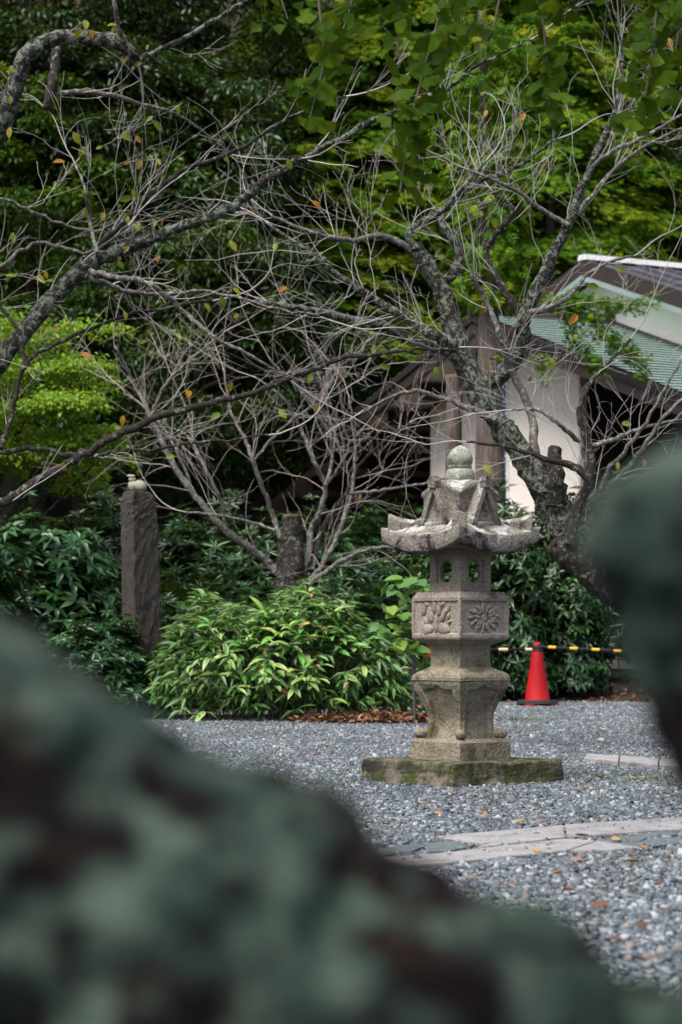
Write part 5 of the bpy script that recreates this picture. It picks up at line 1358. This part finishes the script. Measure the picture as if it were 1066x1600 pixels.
# ------------------------------------------------------------------ ground litter
LF = [LEAFC[0], LEAFC[1]]
FLF = []
for k in range(3):
    V = []; Q = []; cu = (0.25, 0.5, -0.3)[k]
    for i in range(6):
        t = i / 5; w = (0.26, 0.20, 0.30)[k] * math.sin(math.pi * min(1, t * .95 + .05)) ** .8 if i < 5 else .003
        for u in (-1, 0, 1): V.append((u * w, t - .5, .25 + cu * (t - .5) ** 2 * 1.6 + abs(u) * w * (0.9, .4, -.5)[k]))
    for i in range(5):
        for j in range(2): Q.append((i * 3 + j, i * 3 + j + 1, i * 3 + j + 4, i * 3 + j + 3))
    FLF.append(fast_mesh('fallen_leaf', V, np.array(Q), M['leaf_fallen'], smooth=True))
rl = np.random.default_rng(4)
near = [(620, 1283), (690, 1270), (585, 1268), (755, 1263), (812, 1285), (850, 1283), (912, 1312), (858, 1321), (960, 1313), (842, 1335), (1000, 1330), (930, 1250), (1010, 1225), (760, 1250), (655, 1262), (540, 1225), (520, 1262), (560, 1300), (905, 1345), (990, 1352), (870, 1370), (1030, 1380), (965, 1395), (935, 1410), (1000, 1445), (890, 1395), (960, 1470), (1010, 1500), (925, 1450), (985, 1255), (885, 1225), (940, 1215), (830, 1150), (890, 1165), (960, 1150), (910, 1110), (500, 1180), (470, 1165), (430, 1150), (1040, 1260)]
for px, py in near:
    g = gp(px + rl.normal() * 3, py + rl.normal() * 2, 0.015)
    onp = 0.020 if 1283 < py < 1325 else 0.012
    o = mobj('fallen_leaf', FLF[rl.integers(3)]); s_ = rl.uniform(.04, .075)
    o.location = (*g, onp); o.scale = (s_, s_, s_ * rl.uniform(.5, 1)); o.rotation_euler = (rl.normal() * .15, rl.normal() * .15, rl.uniform(0, 6.28))
    lb, gr = (('curled brown fallen leaf lying on the granite and slate paving', 'fallen leaves on the paving') if 1283 < py < 1325 else ('fallen leaf on the dark gravel in front of the paving', 'fallen leaves before the paving') if py >= 1325 else
              ('fallen leaf on the gravel between the mossy slab and the paving', 'fallen leaves behind the paving') if py > 1205 else ('fallen leaf on the pale gravel right of the lantern', 'fallen leaves right of the lantern') if px > 700 else ('fallen leaf on the gravel below the bamboo grass', 'fallen leaves below the bamboo grass'))
    tag(o, lb, 'fallen leaf', gr)


def litter(name, n, xy, size, mat, label, cat, zf, flat=0.35, wid=0.5):
    p = np.stack([xy[:, 0], xy[:, 1], zf], -1); a = rl.uniform(0, 6.283, n)
    D = np.stack([np.cos(a), np.sin(a), rl.normal(size=n) * flat], -1); N = np.array([0, 0, 1.]) + rl.normal(size=(n, 3)) * flat
    L = rl.uniform(*size, n); o = mobj(name, cloud_mesh(name, p, D, N, L, L * wid, M[mat], rl.random(n), .2, .1)); return tag(o, label, cat, kind='stuff')


n = 2600
yy = 5 + 22 * rl.random(n) ** 0.8; xx = (rl.random(n) * 2 - 1) * (.145 * yy + .4)
litter('leaf_litter', n, np.stack([xx, yy], -1), (.012, .04), 'leaf_litter', 'scattered crumbs of brown leaves over the gravel court', 'leaf litter', terrain(xx, yy) + .012)
n = 2600
c0 = np.array([at(600, 990, 21.9)[0], 22.0]); a = rl.uniform(0, 6.28, n); e = rl.random(n) ** .6
xx = c0[0] - .1 + 0.75 * e * np.cos(a); yy = c0[1] + 0.15 + 0.55 * e * np.sin(a)
litter('dead_leaf_heap', n, np.stack([xx, yy], -1), (.05, .11), 'leaf_litter', 'heap of dry brown leaves between bamboo grass and lantern', 'dead leaves', .015 + .06 * (1 - e) * rl.random(n) + .02, .45, .4)
n = 3500
xx = rl.uniform(-4.5, 6, n); yy = rl.uniform(28.2, 31.1, n)
litter('soil_litter', n, np.stack([xx, yy], -1), (.04, .10), 'leaf_litter', 'brown leaf litter on the soil under the shrubs', 'leaf litter', terrain(xx, yy) + .01)
for px, py, w, n, lb in ((808, 1127, .22, 260, 'small patch of grass in the gravel left of the cone foot'), (880, 1078, .5, 420, 'thin grass at the gravel edge behind the right cone'), (1040, 1222, .25, 300, 'green weeds beside the paving at the right edge'), (960, 1066, .6, 300, 'thin grass at the far gravel edge right'), (1010, 1145, .3, 160, 'sparse weeds in the gravel near the edging stones')):
    g = gp(px, py, 0.0); xx = g[0] + rl.normal(size=n) * w; yy = g[1] + rl.normal(size=n) * w * 1.4
    p = np.stack([xx, yy, terrain(xx, yy)], -1); a = rl.uniform(0, 6.283, n); D = np.stack([np.cos(a) * .8, np.sin(a) * .8, rl.uniform(.4, 1.2, n)], -1); L = rl.uniform(.02, .06, n)
    tag(mobj('grass', cloud_mesh('grass', p, D, nrm(rl.normal(size=(n, 3))), L, L * .16, M['grass'], rl.random(n), .1, .2)), lb, 'grass', kind='stuff')

# ------------------------------------------------------------------ forked lichen trunk close to the camera
dF = 1.0
def fpath(pts_): return [(at(px, py, d_), r_ * d_ / F) for px, py, r_, d_ in pts_]
oF = np.array([0.01, 1.31, 0.0])
T = Tubes()
for pts_ in ([(560, 3500, 560, 1.31), (620, 2800, 480, 1.31), (610, 2300, 420, 1.28), (500, 1980, 395, 1.25), (362, 1608, 350, 1.2), (125, 1378, 300, 1.2), (-260, 1180, 315, 1.2), (-800, 860, 300, 1.22), (-1200, 200, 260, 1.31)],
             [(610, 2300, 400, 1.28), (760, 2000, 330, 1.25), (940, 1820, 260, 1.25), (1140, 1760, 200, 1.25), (1245, 1580, 180, 1.2), (1285, 1330, 150, 1.2), (1185, 1065, 165, 1.2), (1072, 918, 150, 1.2), (1170, 790, 160, 1.2), (1400, 300, 200, 1.27), (1500, -600, 180, 1.31)],
             [(330, 1930, 300, 1.18), (570, 1622, 270, 1.17), (720, 1575, 205, 1.17), (828, 1590, 155, 1.17), (910, 1680, 125, 1.18)]):
    fp = fpath(pts_); Pc = catmull([p for p, _ in fp], 8); rc = np.interp(np.linspace(0, 1, len(Pc)), np.linspace(0, 1, len(fp)), [r_ for _, r_ in fp])
    T.add(Pc - oF, rc, 40, True)
ft = empty('forked_tree', oF, 'blurred lichen covered forked trunk close to the camera filling the lower left', 'tree')
ftr = T.build('trunk', M['fore'], ft)
rm = ftr.modifiers.new('merge', 'REMESH'); rm.mode = 'VOXEL'; rm.voxel_size = 0.007; rm.use_smooth_shade = True
for nm, sz, st in (('lumps', .08, .040), ('crust', .022, .018)):
    tx_ = bpy.data.textures.new(nm, 'CLOUDS'); tx_.noise_scale = sz; tx_.noise_depth = 2
    dm = ftr.modifiers.new(nm, 'DISPLACE'); dm.texture = tx_; dm.strength = st; dm.mid_level = 0.5; dm.texture_coords = 'LOCAL'
